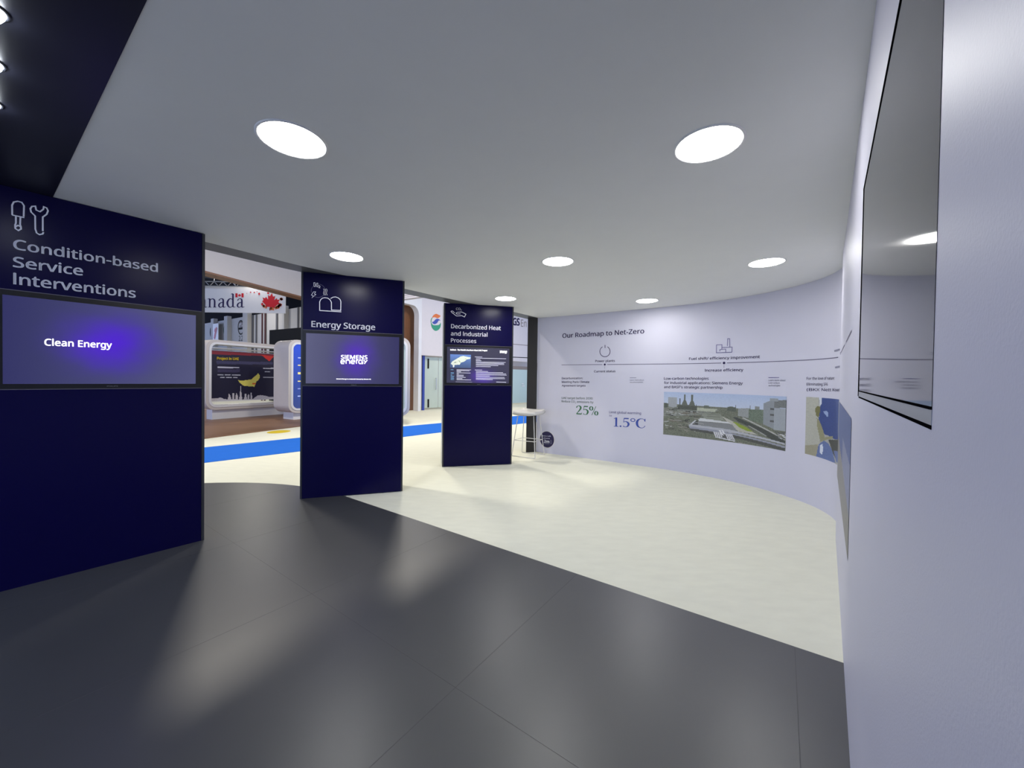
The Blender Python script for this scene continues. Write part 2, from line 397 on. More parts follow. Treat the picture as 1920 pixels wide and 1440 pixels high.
# serif numerals and letters drawn as pen strokes of varying width: (x, y, width), cap height 1
SERIF = {
 '2': (.62, [[(.07, .74, .10), (.10, .86, .09), (.20, .96, .06), (.33, .97, .10), (.44, .86, .15), (.45, .70, .15), (.36, .50, .12), (.22, .28, .08), (.07, .06, .06)], [(.06, .06, .12), (.30, .06, .12), (.52, .06, .12)], [(.52, .02, .05), (.56, .22, .04)]]),
 '5': (.60, [[(.14, .94, .12), (.50, .94, .12)], [(.14, .97, .05), (.11, .50, .05)], [(.10, .52, .04), (.22, .60, .06), (.36, .58, .11), (.47, .46, .15), (.49, .30, .16), (.43, .12, .12), (.30, .03, .06), (.17, .04, .06), (.08, .12, .10)]]),
 '1': (.46, [[(.24, 1.0, .15), (.24, .02, .15)], [(.05, .86, .05), (.22, .97, .07)], [(.05, .03, .06), (.43, .03, .06)]]),
 '.': (.26, [[(.06, .07, .15), (.20, .07, .15)]]),
 'deg': (.44, [[(.22+.16*math.cos(i*math.pi/8), .80+.16*math.sin(i*math.pi/8), .07) for i in range(17)]]),
 'C': (.78, [[(.68, .74, .05), (.62, .90, .05), (.48, .98, .05), (.32, .96, .08), (.17, .82, .14), (.10, .62, .18), (.10, .40, .18), (.17, .17, .14), (.32, .04, .08), (.48, .01, .05), (.62, .10, .05), (.70, .26, .05)], [(.69, .70, .06), (.69, .99, .06)]]),
 '%': (.86, [[(.20+.13*math.cos(i*math.pi/8), .75+.21*math.sin(i*math.pi/8), .05+.07*abs(math.cos(i*math.pi/8))) for i in range(17)], [(.66+.13*math.cos(i*math.pi/8), .24+.21*math.sin(i*math.pi/8), .05+.07*abs(math.cos(i*math.pi/8))) for i in range(17)], [(.26, .0, .05), (.62, 1.0, .05)]]),
 'a': (.60, [[(.10, .50, .08), (.20, .62, .05), (.32, .62, .07), (.40, .52, .11), (.40, .10, .11), (.46, .02, .06), (.58, .05, .03)], [(.40, .37, .05), (.20, .32, .07), (.10, .18, .11), (.14, .04, .08), (.26, .02, .05), (.40, .14, .04)]]),
 'n': (.70, [[(.16, .64, .11), (.16, .02, .11)], [(.02, .60, .04), (.16, .64, .05)], [(.16, .46, .03), (.28, .60, .05), (.42, .60, .08), (.50, .46, .11), (.50, .02, .11)], [(.04, .02, .04), (.28, .02, .04)], [(.39, .02, .04), (.62, .02, .04)]]),
 'd': (.70, [[(.48, .98, .11), (.48, .04, .11)], [(.34, .96, .04), (.48, 1.0, .05)], [(.48, .52, .03), (.34, .63, .05), (.20, .58, .09), (.10, .40, .13), (.10, .24, .13), (.18, .06, .09), (.32, .01, .05), (.48, .12, .03)], [(.48, .03, .05), (.64, .03, .04)]]),
}
def serif(surf, word, xl, yl, xr, yr, ytop, m, parent, name='numerals', off=.002):
    parts = []; x = 0
    for ch in word:
        adv, S = SERIF[ch]
        for st in S:
            P = [(p[0]+x, p[1], p[2]) for p in st]
            if len(P) > 2: P = smooth_pts(P, 5)
            P = np.array(P); parts.append(ribbon(P[:, :2], P[:, 2]))
        x += adv
    V, F = join(parts); V = np.array(V); x0, x1 = V[:, 0].min(), V[:, 0].max()
    a0, z0 = surf.px(xl, yl); a1, z1 = surf.px(xr, yr); _, zt = surf.px(xl, ytop)
    out = []
    for p in V:
        t = (p[0]-x0)/(x1-x0); out.append(surf.at(a0+(a1-a0)*t, z0+(z1-z0)*t+p[1]*(zt-z0), off))
    return mk(name, out, F, m, parent)

# ------------------------------------------------------------------ flat prints painted cell by cell
class Paint:
    def __init__(s, w, h, c):
        s.w, s.h = w, h; s.I = np.zeros((h, w, 3)); s.I[:] = [lin(q) for q in c]
        s.X, s.Y = np.meshgrid((np.arange(w)+.5)/w, (np.arange(h)+.5)/h)
    def poly(s, P, c, vary=0):
        ins = np.zeros((s.h, s.w), bool); n = len(P)
        for i in range(n):
            x0, y0 = P[i]; x1, y1 = P[(i+1) % n]
            if y0 == y1: continue
            cr = ((y0 > s.Y) != (y1 > s.Y)) & (s.X < (x1-x0)*(s.Y-y0)/(y1-y0)+x0); ins ^= cr
        q = np.array([lin(k) for k in c])
        s.I[ins] = q*(1+vary*(np.random.rand(ins.sum(), 1)-.5)*2) if vary else q
    def rect(s, x0, y0, x1, y1, c, vary=0): s.poly([(x0, y0), (x1, y0), (x1, y1), (x0, y1)], c, vary)
    def line(s, x0, y0, x1, y1, t, c):
        d = np.array([x1-x0, y1-y0]); n = np.array([-d[1], d[0]]); n = n/np.hypot(*n)*t/2
        s.poly([(x0+n[0], y0+n[1]), (x1+n[0], y1+n[1]), (x1-n[0], y1-n[1]), (x0-n[0], y0-n[1])], c)
    def build(s, surf, a0, a1, z0, z1, m, parent=None, name='photo_print', off=.002):
        """y runs down in the picture; (a0, z1) is its upper left"""
        V = []; F = []
        for j in range(s.h+1):
            for i in range(s.w+1): V.append(surf.at(a0+(a1-a0)*i/s.w, z1+(z0-z1)*j/s.h, off))
        W = s.w+1
        F = [[j*W+i, (j+1)*W+i, (j+1)*W+i+1, j*W+i+1] for j in range(s.h) for i in range(s.w)]
        me = mesh(name, V, F); at = me.color_attributes.new('Print', 'FLOAT_COLOR', 'CORNER')
        c = np.ones((s.h*s.w, 4, 4), np.float32); c[:, :, :3] = s.I.reshape(-1, 1, 3); at.data.foreach_set('color', c.ravel())
        return link(name, me, m, parent)

# ================================================================== the setting
U = np.array([.817, -.577]); Vv = np.array([.577, .817])
def uv(u, v): return U*u+Vv*v
def along(P, ext):
    P = [np.array(p) for p in P]; d0 = P[0]-P[1]; d1 = P[-1]-P[-2]
    return [P[0]+d0/np.hypot(*d0)*ext]+P+[P[-1]+d1/np.hypot(*d1)*ext]

floor = mk('floor', [(-40, -14, 0), (22, -14, 0), (22, 50, 0), (-40, 50, 0)], [[0, 1, 2, 3]], M_CARPET, kind='structure')

# blue aisle runner
near = along([(-5.65, 7.04), (-4.54, 8.25), (-2.95, 10.42), (-2.11, 11.40), (.06, 13.6), (.53, 14.1)], 7)
far = along([(-6.85, 8.50), (-5.56, 10.05), (-3.59, 12.65), (-2.53, 13.75), (.067, 16.6), (.65, 17.2)], 7)
n = len(near); V = []; F = []
for z in (0, .006): V += [(p[0], p[1], z) for p in near]+[(p[0], p[1], z) for p in far]
for i in range(n-1): F.append([2*n+i, 2*n+i+1, 3*n+i+1, 3*n+i])
F += [[i, i+1, 2*n+i+1, 2*n+i] for i in range(n-1)]+[[n+i+1, n+i, 3*n+i, 3*n+i+1] for i in range(n-1)]
tag(mk('aisle_carpet', V, F, M_BLUE), 'bright blue carpet runner along the aisle outside the booth', 'carpet')

# raised dark floor: 1.465 m plates clipped to the platform outline
def clip(poly, outline):
    out = [np.array(p) for p in poly]; n = len(outline)
    for i in range(n):
        a = np.array(outline[i]); b = np.array(outline[(i+1) % n]); e = b-a; new = []
        side = lambda p: e[0]*(p[1]-a[1])-e[1]*(p[0]-a[0])
        for j in range(len(out)):
            p, q = out[j], out[(j+1) % len(out)]; sp, sq = side(p), side(q)
            if sp >= 0: new.append(p)
            if sp*sq < 0: new.append(p+(q-p)*sp/(sp-sq))
        out = new
        if len(out) < 3: return []
    return out
arc = [uv(-4.9-2.93*math.sin(t), 2.93*math.cos(t)) for t in np.linspace(0, math.pi/2, 24)]
outline = [uv(-7.83, -2.93), wl(-4.0)+WALL_N*0, wl(3.2)]
# platform edge v = 2.93 meets the wall
k = (2.93-(-WALL_N*WALL_D)@Vv)/(WALL_E@Vv)
outline = [uv(-7.83, -2.93), uv(-1.2, -2.93), wl(-2.6), wl(k)]+arc
plat = mk('floor_platform', *prism(outline, .0, .0090), M_GROUT, kind='structure')
T = 1.4655
for iu in range(-6, 3):
    for iv in range(-2, 2):
        g = .0013
        cell = [uv(.095+T*iu+g, T*iv+g), uv(.095+T*(iu+1)-g, T*iv+g), uv(.095+T*(iu+1)-g, T*(iv+1)-g), uv(.095+T*iu+g, T*(iv+1)-g)]
        P = clip(cell, outline)
        if len(P) >= 3: mk('floor_tile', *prism(P, .0091, .0096), M_TILE, plat)

# curved display wall, a real 12 cm thick shell
S = WALL.S; nS = len(S); Vw = []; Fw = []
for off, z in ((0, 0), (0, 3.0), (-.12, 3.0), (-.12, 0)): Vw += [WALL.at(s, z, off) for s in S]
for a in range(4):
    b = (a+1) % 4
    Fw += [[a*nS+i, b*nS+i, b*nS+i+1, a*nS+i+1] for i in range(nS-1)]
Fw += [[0, nS, 2*nS, 3*nS][::-1], [nS-1, 2*nS-1, 3*nS-1, 4*nS-1]]
me = mesh('wall_right', Vw, Fw, True)
import bmesh
bm = bmesh.new(); bm.from_mesh(me); bmesh.ops.recalc_face_normals(bm, faces=bm.faces)
for e in bm.edges:
    if len(e.link_faces) == 2 and e.calc_face_angle(0) > .7: e.smooth = False
bm.to_mesh(me); bm.free()
wall = link('wall_right', me, M_WALL, kind='structure')

# dark post at the far end of the wall
mk('trim_1', *prism([(.332, 8.50), (.557, 8.572), (.50, 8.86), (.348, 8.80)], 0, 2.998), M_POST, kind='structure')

# ceiling: white field between the rim, the wall and the dark soffit
rim_in = catmull([(-4.15, 2.75), (-3.62, 3.42), (-3.19, 3.96), (-2.92, 4.36), (-2.66, 4.76), (-2.21, 5.29), (-1.69, 5.92), (-1.22, 6.5), (-.6, 7.2), (0, 7.83), (.56, 8.56)], 6)
d = np.gradient(rim_in, axis=0); d /= np.hypot(*d.T)[:, None]
rim_out = rim_in+np.stack([-d[:, 1], d[:, 0]], 1)*.29
v0 = .377
uL = -5.25
iw = [i for i in range(nS) if np.array(WALL.P[i])@Vv > v0]
wall_top = [tuple(WALL.P[i]-WALL.N[i]*.05) for i in iw]
kk = (v0-(-WALL_N*(WALL_D+.05))@Vv)/(WALL_E@Vv); corner = tuple(-WALL_N*(WALL_D+.05)+WALL_E*kk)
poly = [tuple(uv(uL, v0))]+[tuple(p) for p in rim_in if p@Vv > v0][:]+wall_top+[corner]
def slab(name, poly, z0, z1, m):
    bm = bmesh.new(); vs = [bm.verts.new((p[0], p[1], z0)) for p in poly]; f = bm.faces.new(vs)
    r = bmesh.ops.extrude_face_region(bm, geom=[f]); bmesh.ops.translate(bm, verts=[v for v in r['geom'] if isinstance(v, bmesh.types.BMVert)], vec=(0, 0, z1-z0))
    bmesh.ops.recalc_face_normals(bm, faces=bm.faces); bmesh.ops.triangulate(bm, faces=bm.faces)
    me = bpy.data.meshes.new(name); bm.to_mesh(me); bm.free()
    return link(name, me, m, kind='structure')
slab('ceiling', poly, 3.001, 3.10, M_CEIL)
slab('ceiling_soffit', [tuple(uv(uL-.4, v0-.001)), tuple(uv(uL-.4, -1.3)), tuple(wl(-1.5)-WALL_N*.05), corner], 2.9985, 3.10, M_SOFFIT)
# grey rim along the open side
n = len(rim_in); V = []
for z in (2.999, 3.10): V += [(p[0], p[1], z) for p in rim_in]+[(p[0], p[1], z) for p in rim_out]
F = [[i, n+i, n+i+1, i+1] for i in range(n-1)]+[[2*n+i, 2*n+i+1, 3*n+i+1, 3*n+i] for i in range(n-1)]
F += [[n+i, 3*n+i, 3*n+i+1, n+i+1] for i in range(n-1)]+[[i, i+1, 2*n+i+1, 2*n+i] for i in range(n-1)]
mk('trim_2', V, F, M_RIM, kind='structure')

# ================================================================== ceiling lights
def downlight(x, y, label, r=.172, name='ceiling_downlight', zc=3.001, m=M_LAMP, group='round ceiling downlights'):
    t = thing(name, label, 'ceiling light', (x, y, zc), group)
    n = 48; prof = [(r+.016, 0), (r+.016, -.004), (r+.006, -.0065), (r, -.004), (r-.002, -.001)]
    V = []; F = []
    for pr, pz in prof: V += [(x+pr*math.cos(i*2*math.pi/n), y+pr*math.sin(i*2*math.pi/n), zc+pz) for i in range(n)]
    for k in range(len(prof)-1): F += [[k*n+i, (k+1)*n+i, (k+1)*n+(i+1) % n, k*n+(i+1) % n] for i in range(n)]
    mk('trim_ring', V, F, M_RING, t, True)
    V = [(x+(r-.001)*math.cos(-i*2*math.pi/n), y+(r-.001)*math.sin(-i*2*math.pi/n), zc-.0025) for i in range(n)]
    mk('diffuser', V, [list(range(n))], m, t)
    return t
for px_, py_, lab in ((549, 264, 'large round ceiling downlight nearest the dark soffit on the left'),
                    (1328, 272, 'large round ceiling downlight nearest the wall-mounted television'),
                    (650, 481.5, 'round ceiling downlight just in front of the Energy Storage totem'),
                    (1046, 490.5, 'round ceiling downlight in the middle of the three in its row'),
                    (1437, 492.5, 'round ceiling downlight above the photo of the industrial plant'),
                    (948, 560, 'small far ceiling downlight above the Decarbonized Heat totem'),
                    (1213, 564, 'small far ceiling downlight above the roadmap heading on the wall')):
    p = onz(px_, py_, 3.0); downlight(p[0], p[1], lab)
# small cool spots in the dark soffit, at the left edge of the picture
def spot(x, y, label):
    t = thing('soffit_spotlight', label, 'ceiling light', (x, y, 2.9985), 'small spotlights in the dark soffit')
    n = 24; V = []; F = []; prof = [(.062, 0), (.062, -.004), (.052, -.005), (.050, -.002)]
    for pr, pz in prof: V += [(x+pr*math.cos(i*2*math.pi/n), y+pr*math.sin(i*2*math.pi/n), 2.9985+pz) for i in range(n)]
    for k in range(3): F += [[k*n+i, (k+1)*n+i, (k+1)*n+(i+1) % n, k*n+(i+1) % n] for i in range(n)]
    mk('collar', V, F, M_TRIM, t, True)
    V = []; F = []
    for k in range(6):
        a = k/5*math.pi/2; V += [(x+.050*math.cos(a)*math.cos(i*2*math.pi/n), y+.050*math.cos(a)*math.sin(i*2*math.pi/n), 2.9985-.002-.045*math.sin(a)) for i in range(n)]
    for k in range(5): F += [[k*n+i, (k+1)*n+i, (k+1)*n+(i+1) % n, k*n+(i+1) % n] for i in range(n)]
    mk('lens', V, F, M_SPOT, t, True)
for py_, lab in ((12, 'topmost of the small spotlights in the dark soffit'), (112, 'middle small spotlight in the dark soffit'), (188, 'lowest of the small spotlights in the dark soffit')):
    p = onz(-30, py_, 2.9985); spot(p[0], p[1], lab)

# ================================================================== the three display totems
TOT = [Plane((-3.814, 2.718), (-3.001, 3.736)), Plane((-2.776, 5.024), (-1.544, 5.449)), Plane((-1.255, 6.976), (.012, 7.280))]
ZB = 1.5035; TH = .36
def rect(P, a0, a1, z0, z1, o0, o1):
    V = []
    for o in (o0, o1): V += [P.at(a0, z0, o), P.at(a1, z0, o), P.at(a1, z1, o), P.at(a0, z1, o)]
    return V, [[0, 1, 2, 3][::-1], [4, 5, 6, 7], [0, 1, 5, 4], [1, 2, 6, 5], [2, 3, 7, 6], [3, 0, 4, 7]]
def totem(i, label, ztop, scr_px, scr_mat):
    P = TOT[i]; w = P.w; H = 2.996
    c = (P.A+P.B)/2-P.n*TH/2
    t = thing('display_totem', label, 'display stand', (c[0], c[1], 0), 'navy display totems along the open side')
    mk('body', *rect(P, 0, w, .01, H, -TH, -.024), M_BODY, t)
    mk('side_panel', *rect(P, -.003, .0, .01, H, -TH, -.03), M_SIDE, t, label='pale grey side face')
    for a in (0, w-.022): mk('edge_trim', *rect(P, a, a+.022, .01, H, -.024, 0), M_TRIM, t)
    head = mk('header_panel', *rect(P, .024, w-.024, ztop+.004, H, -.024, -.002), M_NAVY, t)
    mk('lower_panel', *rect(P, .024, w-.024, .01, ZB-.004, -.024, -.002), M_NAVY, t)
    mk('joint_strip', *rect(P, .022, w-.022, ZB-.004, ZB+.002, -.024, .0), M_TRIML, t)
    mk('joint_strip', *rect(P, .022, w-.022, ztop-.001, ztop+.004, -.024, .0), M_TRIML, t)
    # monitor: bezel frame around the lit screen
    (x0, y0), (x1, y1), (x2, y2), (x3, y3) = scr_px
    L = [P.px(*q) for q in scr_px]
    sa0 = (L[0][0]+L[3][0])/2; sa1 = (L[1][0]+L[2][0])/2; sz1 = (L[0][1]+L[1][1])/2; sz0 = (L[2][1]+L[3][1])/2
    a0, a1, z0, z1 = .024, w-.024, ZB+.003, ztop-.002
    fr = join([rect(P, a0, sa0, z0, z1, -.024, .004), rect(P, sa1, a1, z0, z1, -.024, .004), rect(P, sa0, sa1, z0, sz0, -.024, .004), rect(P, sa0, sa1, sz1, z1, -.024, .004)])
    mon = mk('monitor', *fr, M_BEZEL, t)
    me = mesh('screen', [P.at(sa0, sz0, .0005), P.at(sa1, sz0, .0005), P.at(sa1, sz1, .0005), P.at(sa0, sz1, .0005)], [[0, 1, 2, 3]])
    uvl = me.uv_layers.new(name='UVMap')
    for li, c2 in enumerate(((0, 0), (1, 0), (1, 1), (0, 1))): uvl.data[li].uv = c2
    link('screen', me, scr_mat, mon)
    return t, P, head, mon
Z = lambda P, k, ox, oy: zoomed(P, k, ox, oy)

# --- totem with condition-based service
ztops = [float(np.mean([TOT[0].px(377, 583.6)[1], TOT[0].px(100, 552.5)[1]])), float(np.mean([TOT[1].px(567, 618.3)[1], TOT[1].px(754, 627.3)[1]])), float(np.mean([TOT[2].px(834, 646.8)[1], TOT[2].px(959, 649.8)[1]]))]
ZT = float(np.mean(ztops))
t, P, head, mon = totem(0, 'navy totem headed Condition-based Service Interventions with Clean Energy screen', ZT, [(5, 553.5), (367, 590.4), (367, 719), (4.6, 720.6)], M_SCR1)
text(P, 'Condition-based', 24.6, 466.7, 296, 510.2, 448.2, M_LETTER, head, bold=.015)
text(P, 'Service', 24, 500.2, 155.8, 516.8, 481, M_LETTER, head, bold=.015)
text(P, 'Interventions', 24.8, 532.5, 254.6, 558.6, 512.7, M_LETTER, head, bold=.015)
strokes(P, [Z([(110, 304), (109, 215), (124, 187), (160, 180), (196, 190), (216, 220), (213, 318)], 4.8, 0, 340), Z([(108, 303), (219, 327)], 4.8, 0, 340),
            Z([(143, 312), (143, 375), (136, 395), (138, 425), (165, 443), (189, 430), (188, 408), (181, 388), (184, 320)], 4.8, 0, 340), Z([(140, 408), (163, 397), (187, 410)], 4.8, 0, 340)], .0085, M_LETTER, head, 'screwdriver_icon')
strokes(P, [Z([(385, 448), (385, 322), (420, 297), (432, 265), (420, 240), (394, 229), (390, 252), (360, 274), (326, 259), (318, 224), (288, 226), (273, 247), (280, 277), (316, 312), (318, 430), (330, 465), (355, 480), (384, 474), (391, 458)], 4.8, 0, 340)], .0085, M_LETTER, head, 'wrench_icon')
text(P, 'Clean Energy', 83, 647.6, 210, 652.6, 635.2, M_SCRW, mon, bold=.02)
text(P, 'PHILIPS', 200.5, 724.9, 221, 724.8, 723.2, M_SILVER, mon, 'brand_mark', off=.0045)

# --- totem with energy storage
t, P, head, mon = totem(1, 'navy totem headed Energy Storage with the Siemens Energy logo on screen', ZT, [(573.7, 624), (748.4, 632.9), (747.8, 720), (573.5, 719)], M_SCR2)
text(P, 'Energy Storage', 583.8, 612.9, 703.5, 618.9, 601.8, M_LETTER, head, bold=.015)
K = (18, 570, 520)
strokes(P, [Z([(530, 1122), (530, 830), (560, 760), (620, 703), (700, 686), (800, 701), (880, 760), (925, 840), (930, 1105), (1240, 1117), (1245, 820), (1220, 750), (1150, 690), (1060, 661), (980, 671), (898, 716)], *K), Z([(520, 1120), (1258, 1165)], *K)], .0095, M_LETTER, head, 'storage_tank_icon')
strokes(P, [Z([(330, 180), (372, 178), (378, 238), (424, 242), (430, 195), (467, 195), (467, 322), (424, 316), (420, 268), (386, 262), (380, 315), (335, 308), (330, 180)], *K), Z([(490, 302), (515, 281), (545, 302), (538, 328), (496, 352), (548, 362)], *K)], .006, M_LETTER, head, 'hydrogen_icon')
strokes(P, [Z([(322, 490), (395, 490), (350, 562), (402, 576), (270, 697), (312, 622), (250, 600), (322, 490)], *K)], .006, M_LETTER, head, 'lightning_icon')
strokes(P, [Z([(655+dx, 385), (682+dx, 432), (657+dx, 540), (687+dx, 608)], *K) for dx in (0, 50, 100)], .005, M_LETTER, head, 'heat_icon')
ring = lambda a0, a1: [(480+235*math.cos(math.radians(a)), 455+225*math.sin(math.radians(a))) for a in np.linspace(a0, a1, 14)]
for q_ in ((-85, -25), (165, 222), (42, 118)): strokes(P, [Z(ring(*q_), *K)], .004, M_LETTER_DIM, head, 'cycle_arc_icon')
text(P, 'SIEMENS', 639, 673.1, 689, 673.5, 665.8, M_SCRW, mon, bold=.02)
g = (8, 550, 610); W = 17
E_ = lambda x: [[(x+2, 548), (x+54, 548), (x+52, 532), (x+42, 523), (x+16, 523), (x+5, 533), (x+3, 560), (x+14, 574), (x+50, 574)]]
st = E_(712)+[[(792, 577), (792, 523), (832, 523), (846, 534), (847, 577)]]+E_(866)+[[(946, 577), (946, 523), (970, 523)]]+[[(1046, 523), (996, 523), (982, 535), (982, 562), (995, 574), (1040, 574), (1042, 549), (1016, 549)]]+[[(1056, 520), (1082, 552), (1110, 520)], [(1082, 550), (1066, 578)]]
strokes(P, [Z(s_, *g) for s_ in st], .0135, M_SCRW, mon, 'logo_lettering')
text(P, 'Siemens Energy is a trademark licensed by Siemens AG.', 630.6, 711.4, 696, 712, 709.4, M_SCRW, mon, 'footer_lettering', bold=.02)
text(P, 'PHILIPS', 658.4, 722.6, 668.5, 722.7, 721.3, M_SILVER, mon, 'brand_mark', off=.0045)

# --- totem with decarbonized heat
t, P, head, mon = totem(2, 'navy totem headed Decarbonized Heat and Industrial Processes with slide on screen', ZT, [(838, 650.3), (954.8, 653.4), (954.5, 718.8), (837.7, 717.6)], M_SCR3)
text(P, 'Decarbonized Heat', 845.6, 615.3, 939, 619.1, 607.6, M_LETTER, head, bold=.015)
text(P, 'and Industrial', 845.2, 628.9, 914, 631.3, 621.4, M_LETTER, head, bold=.015)
text(P, 'Processes', 845.3, 641.6, 893, 643.2, 634.3, M_LETTER, head, bold=.015)
K = (24, 810, 550)
strokes(P, [Z([(1020, 878), (930, 800), (890, 790), (855, 815), (880, 850), (1070, 1000), (1110, 1020), (1340, 1005), (1460, 1065), (1525, 935), (1380, 860), (1330, 840), (1130, 855), (1085, 885), (1095, 925), (1130, 935), (1280, 925)], *K)], .011, M_LETTER, head, 'open_hand_icon')
text(P, 'CO', 855, 581.2, 863.2, 581.5, 577, M_LETTER, head, 'carbon_dioxide_icon', bold=.0)
text(P, '2', 863.8, 582.6, 865.4, 582.7, 580, M_LETTER, head, 'carbon_dioxide_icon', bold=.0)
K = (14.222, 830, 645)
p0 = Z([(200, 172), (1190, 192)], *K)
text(P, "Snøhvit - The World's Northern Most LNG Project", p0[0][0], p0[0][1], p0[1][0], p0[1][1], p0[0][1]-2.6, M_SCRW, mon, 'slide_title', bold=.03)
text(P, 'SIEMENS', *Z([(1520, 205)], *K)[0], *Z([(1718, 212)], *K)[0], Z([(0, 178)], *K)[0][1], M_SCRW, mon, 'slide_logo', bold=.04)
text(P, 'energy', *Z([(1522, 240)], *K)[0], *Z([(1716, 246)], *K)[0], Z([(0, 208)], *K)[0][1], M_SCRW, mon, 'slide_logo', bold=.02)
B = [(x0, y0, x1, y1) for x0, y0, x1, y1 in ((858, 342, 1055, 347), (890, 375, 1690, 394), (884, 415, 1005, 418), (884, 443, 1030, 447), (884, 476, 1678, 492), (884, 504, 1635, 519), (884, 534, 1640, 549), (884, 564, 1480, 578), (884, 601, 1282, 608), (858, 690, 1052, 694), (884, 725, 1208, 733), (884, 757, 1608, 765), (884, 788, 1690, 800), (884, 820, 1704, 832), (884, 852, 1255, 860), (884, 886, 1648, 892), (884, 918, 1660, 926), (884, 944, 1335, 952))]
bars(P, [(*Z([(a, b)], *K)[0], *Z([(c, d_)], *K)[0], .75) for a, b, c, d_ in B], M_SCRL, mon, 'slide_text_lines')
B = [(372, 684, 755, 690), (372, 710, 715, 717), (372, 736, 490, 738), (372, 768, 742, 774), (372, 798, 430, 799), (372, 828, 560, 831), (372, 857, 560, 860), (372, 888, 612, 891), (372, 922, 526, 924), (372, 954, 755, 958), (1428, 1014, 1690, 1020)]
bars(P, [(*Z([(a, b)], *K)[0], *Z([(c, d_)], *K)[0], .85) for a, b, c, d_ in B], M_SCRL, mon, 'slide_text_lines')
B = [(214, 762, 300, 764), (214, 788, 300, 790), (214, 826, 250, 827), (214, 857, 310, 859), (214, 888, 298, 890), (214, 918, 302, 920), (214, 948, 298, 950), (212, 683, 290, 685)]
bars(P, [(*Z([(a, b)], *K)[0], *Z([(c, d_)], *K)[0], .85) for a, b, c, d_ in B], M_SCRB, mon, 'slide_text_lines')
bars(P, [(*Z([(345, 1008)], *K)[0], *Z([(785, 1016)], *K)[0], .9)], M_SCRF, mon, 'slide_text_lines')
text(P, 'PHILIPS', 894.5, 721.2, 901, 721.3, 720.1, M_SILVER, mon, 'brand_mark', off=.0045)
# the aerial picture on the slide
pt = Paint(80, 50, (72, 96, 150))
for j in range(50):
    q = j/50; pt.I[j] = [lin(92-34*q), lin(122-46*q), lin(182-72*q)]
pt.I *= (1+.12*(np.random.rand(50, 80, 1)-.5))
pt.poly([(.03, .70), (.12, .52), (.35, .30), (.50, .15), (.62, .10), (.80, .16), (.99, .20), (.96, .30), (.80, .36), (.68, .52), (.52, .60), (.46, .76), (.20, .78), (.16, .84)], (205, 212, 196), .16)
pt.poly([(.14, .80), (.21, .80), (.19, .97), (.14, .96)], (225, 228, 225))
for _ in range(26):
    a, b = random.uniform(.15, .8), 0; b = .66-.55*(a-.12)+random.uniform(-.08, .1)
    pt.rect(a, b, a+random.uniform(.02, .06), b+random.uniform(.02, .06), random.choice([(110, 120, 112), (150, 158, 146), (235, 238, 230), (96, 104, 100)]))
a0, z1 = P.px(*Z([(200, 272)], *K)[0]); a1, _ = P.px(*Z([(755, 287)], *K)[0]); _, z0 = P.px(*Z([(205, 632)], *K)[0])
pt.build(P, a0, a1, z0, z1, M_PRINTE, mon, 'slide_picture', .0015)

# ================================================================== prints on the curved wall
def wt(label, cat='wall lettering', x=1100, y=700, name='wall_lettering'):
    a, z = WALL.px(x, y); q = WALL.at(a, 0, .002); return thing(name, label, cat, (q[0], q[1], z))
o = wt('large navy heading Our Roadmap to Net-Zero on the curved wall')
text(WALL, 'Our Roadmap to Net-Zero', 1054.4, 633.6, 1208, 625, 625.6, M_INK, o, bold=.014)
o = wt('power button symbol captioned Power plants above the timeline', 'wall graphic', name='wall_symbol')
pw = [(1134.4+9.6*math.sin(math.radians(a)), 659-9.9*math.cos(math.radians(a))) for a in np.linspace(28, 332, 40)]
strokes(WALL, [pw, [(1134.4, 646.8), (1134.5, 652.6)]], .012, M_INK, o, 'power_icon')
text(WALL, 'Power plants', 1116.2, 679, 1153, 678.4, 675, M_INK, o, bold=.015)
o = wt('factory outline symbol captioned Fuel shift/ efficiency improvement', 'wall graphic', 1358, 660, 'wall_symbol')
K = (7.111, 1230, 610)
strokes(WALL, [Z([(878, 320), (880, 258), (808, 261), (805, 366), (1012, 358), (1016, 290), (878, 297)], *K), Z([(952, 275), (957, 178), (983, 178), (985, 290)], *K), Z([(852, 348), (853, 323), (930, 318), (930, 358)], *K)], .010, M_BLUET, o, 'factory_icon')
text(WALL, 'Fuel shift/ efficiency improvement', 1291.9, 675, 1424.8, 671.4, 670.4, M_INK, o, bold=.015)
# timeline
o = wt('thin dark timeline with dots running along the curved wall', 'wall graphic', 1134, 685, 'wall_timeline')
zl = float(np.mean([WALL.px(x, y)[1] for x, y in ((1053, 686.2), (1200, 683.2), (1352, 680), (1460, 676.3), (1518, 673.3))]))
segs = [(WALL.px(1053, 686)[0], WALL.px(1129.4, 685)[0]), (WALL.px(1138.3, 684.5)[0], WALL.px(1352.4, 680)[0]), (WALL.px(1363, 680)[0], WALL.px(1572, 668)[0])]
segs.append((segs[2][1]+.35, segs[2][1]+1.9)); segs.append((segs[2][1]+2.2, segs[2][1]+3.0))
for a0, a1 in segs:
    k = max(2, int((a1-a0)/.05)); L = [(a0+(a1-a0)*i/k, zl) for i in range(k+1)]; V, F = ribbon(L, .011)
    mk('line_segment', [WALL.at(a, z, .002) for a, z in V], F, M_INKL, o)
for x, y in ((1134, 684.8), (1357.7, 680.2)):
    a, _ = WALL.px(x, y); nn = 20
    mk('timeline_dot', [WALL.at(a+.021*math.cos(i*2*math.pi/nn), zl+.021*math.sin(i*2*math.pi/nn), .0025) for i in range(nn)], [list(range(nn))], M_INK, o)
    mk('tick_mark', [WALL.at(a-.003, zl-.085, .002), WALL.at(a+.003, zl-.085, .002), WALL.at(a+.003, zl-.035, .002), WALL.at(a-.003, zl-.035, .002)], [[0, 1, 2, 3]], M_INKG, o)
a = segs[2][1]+.17
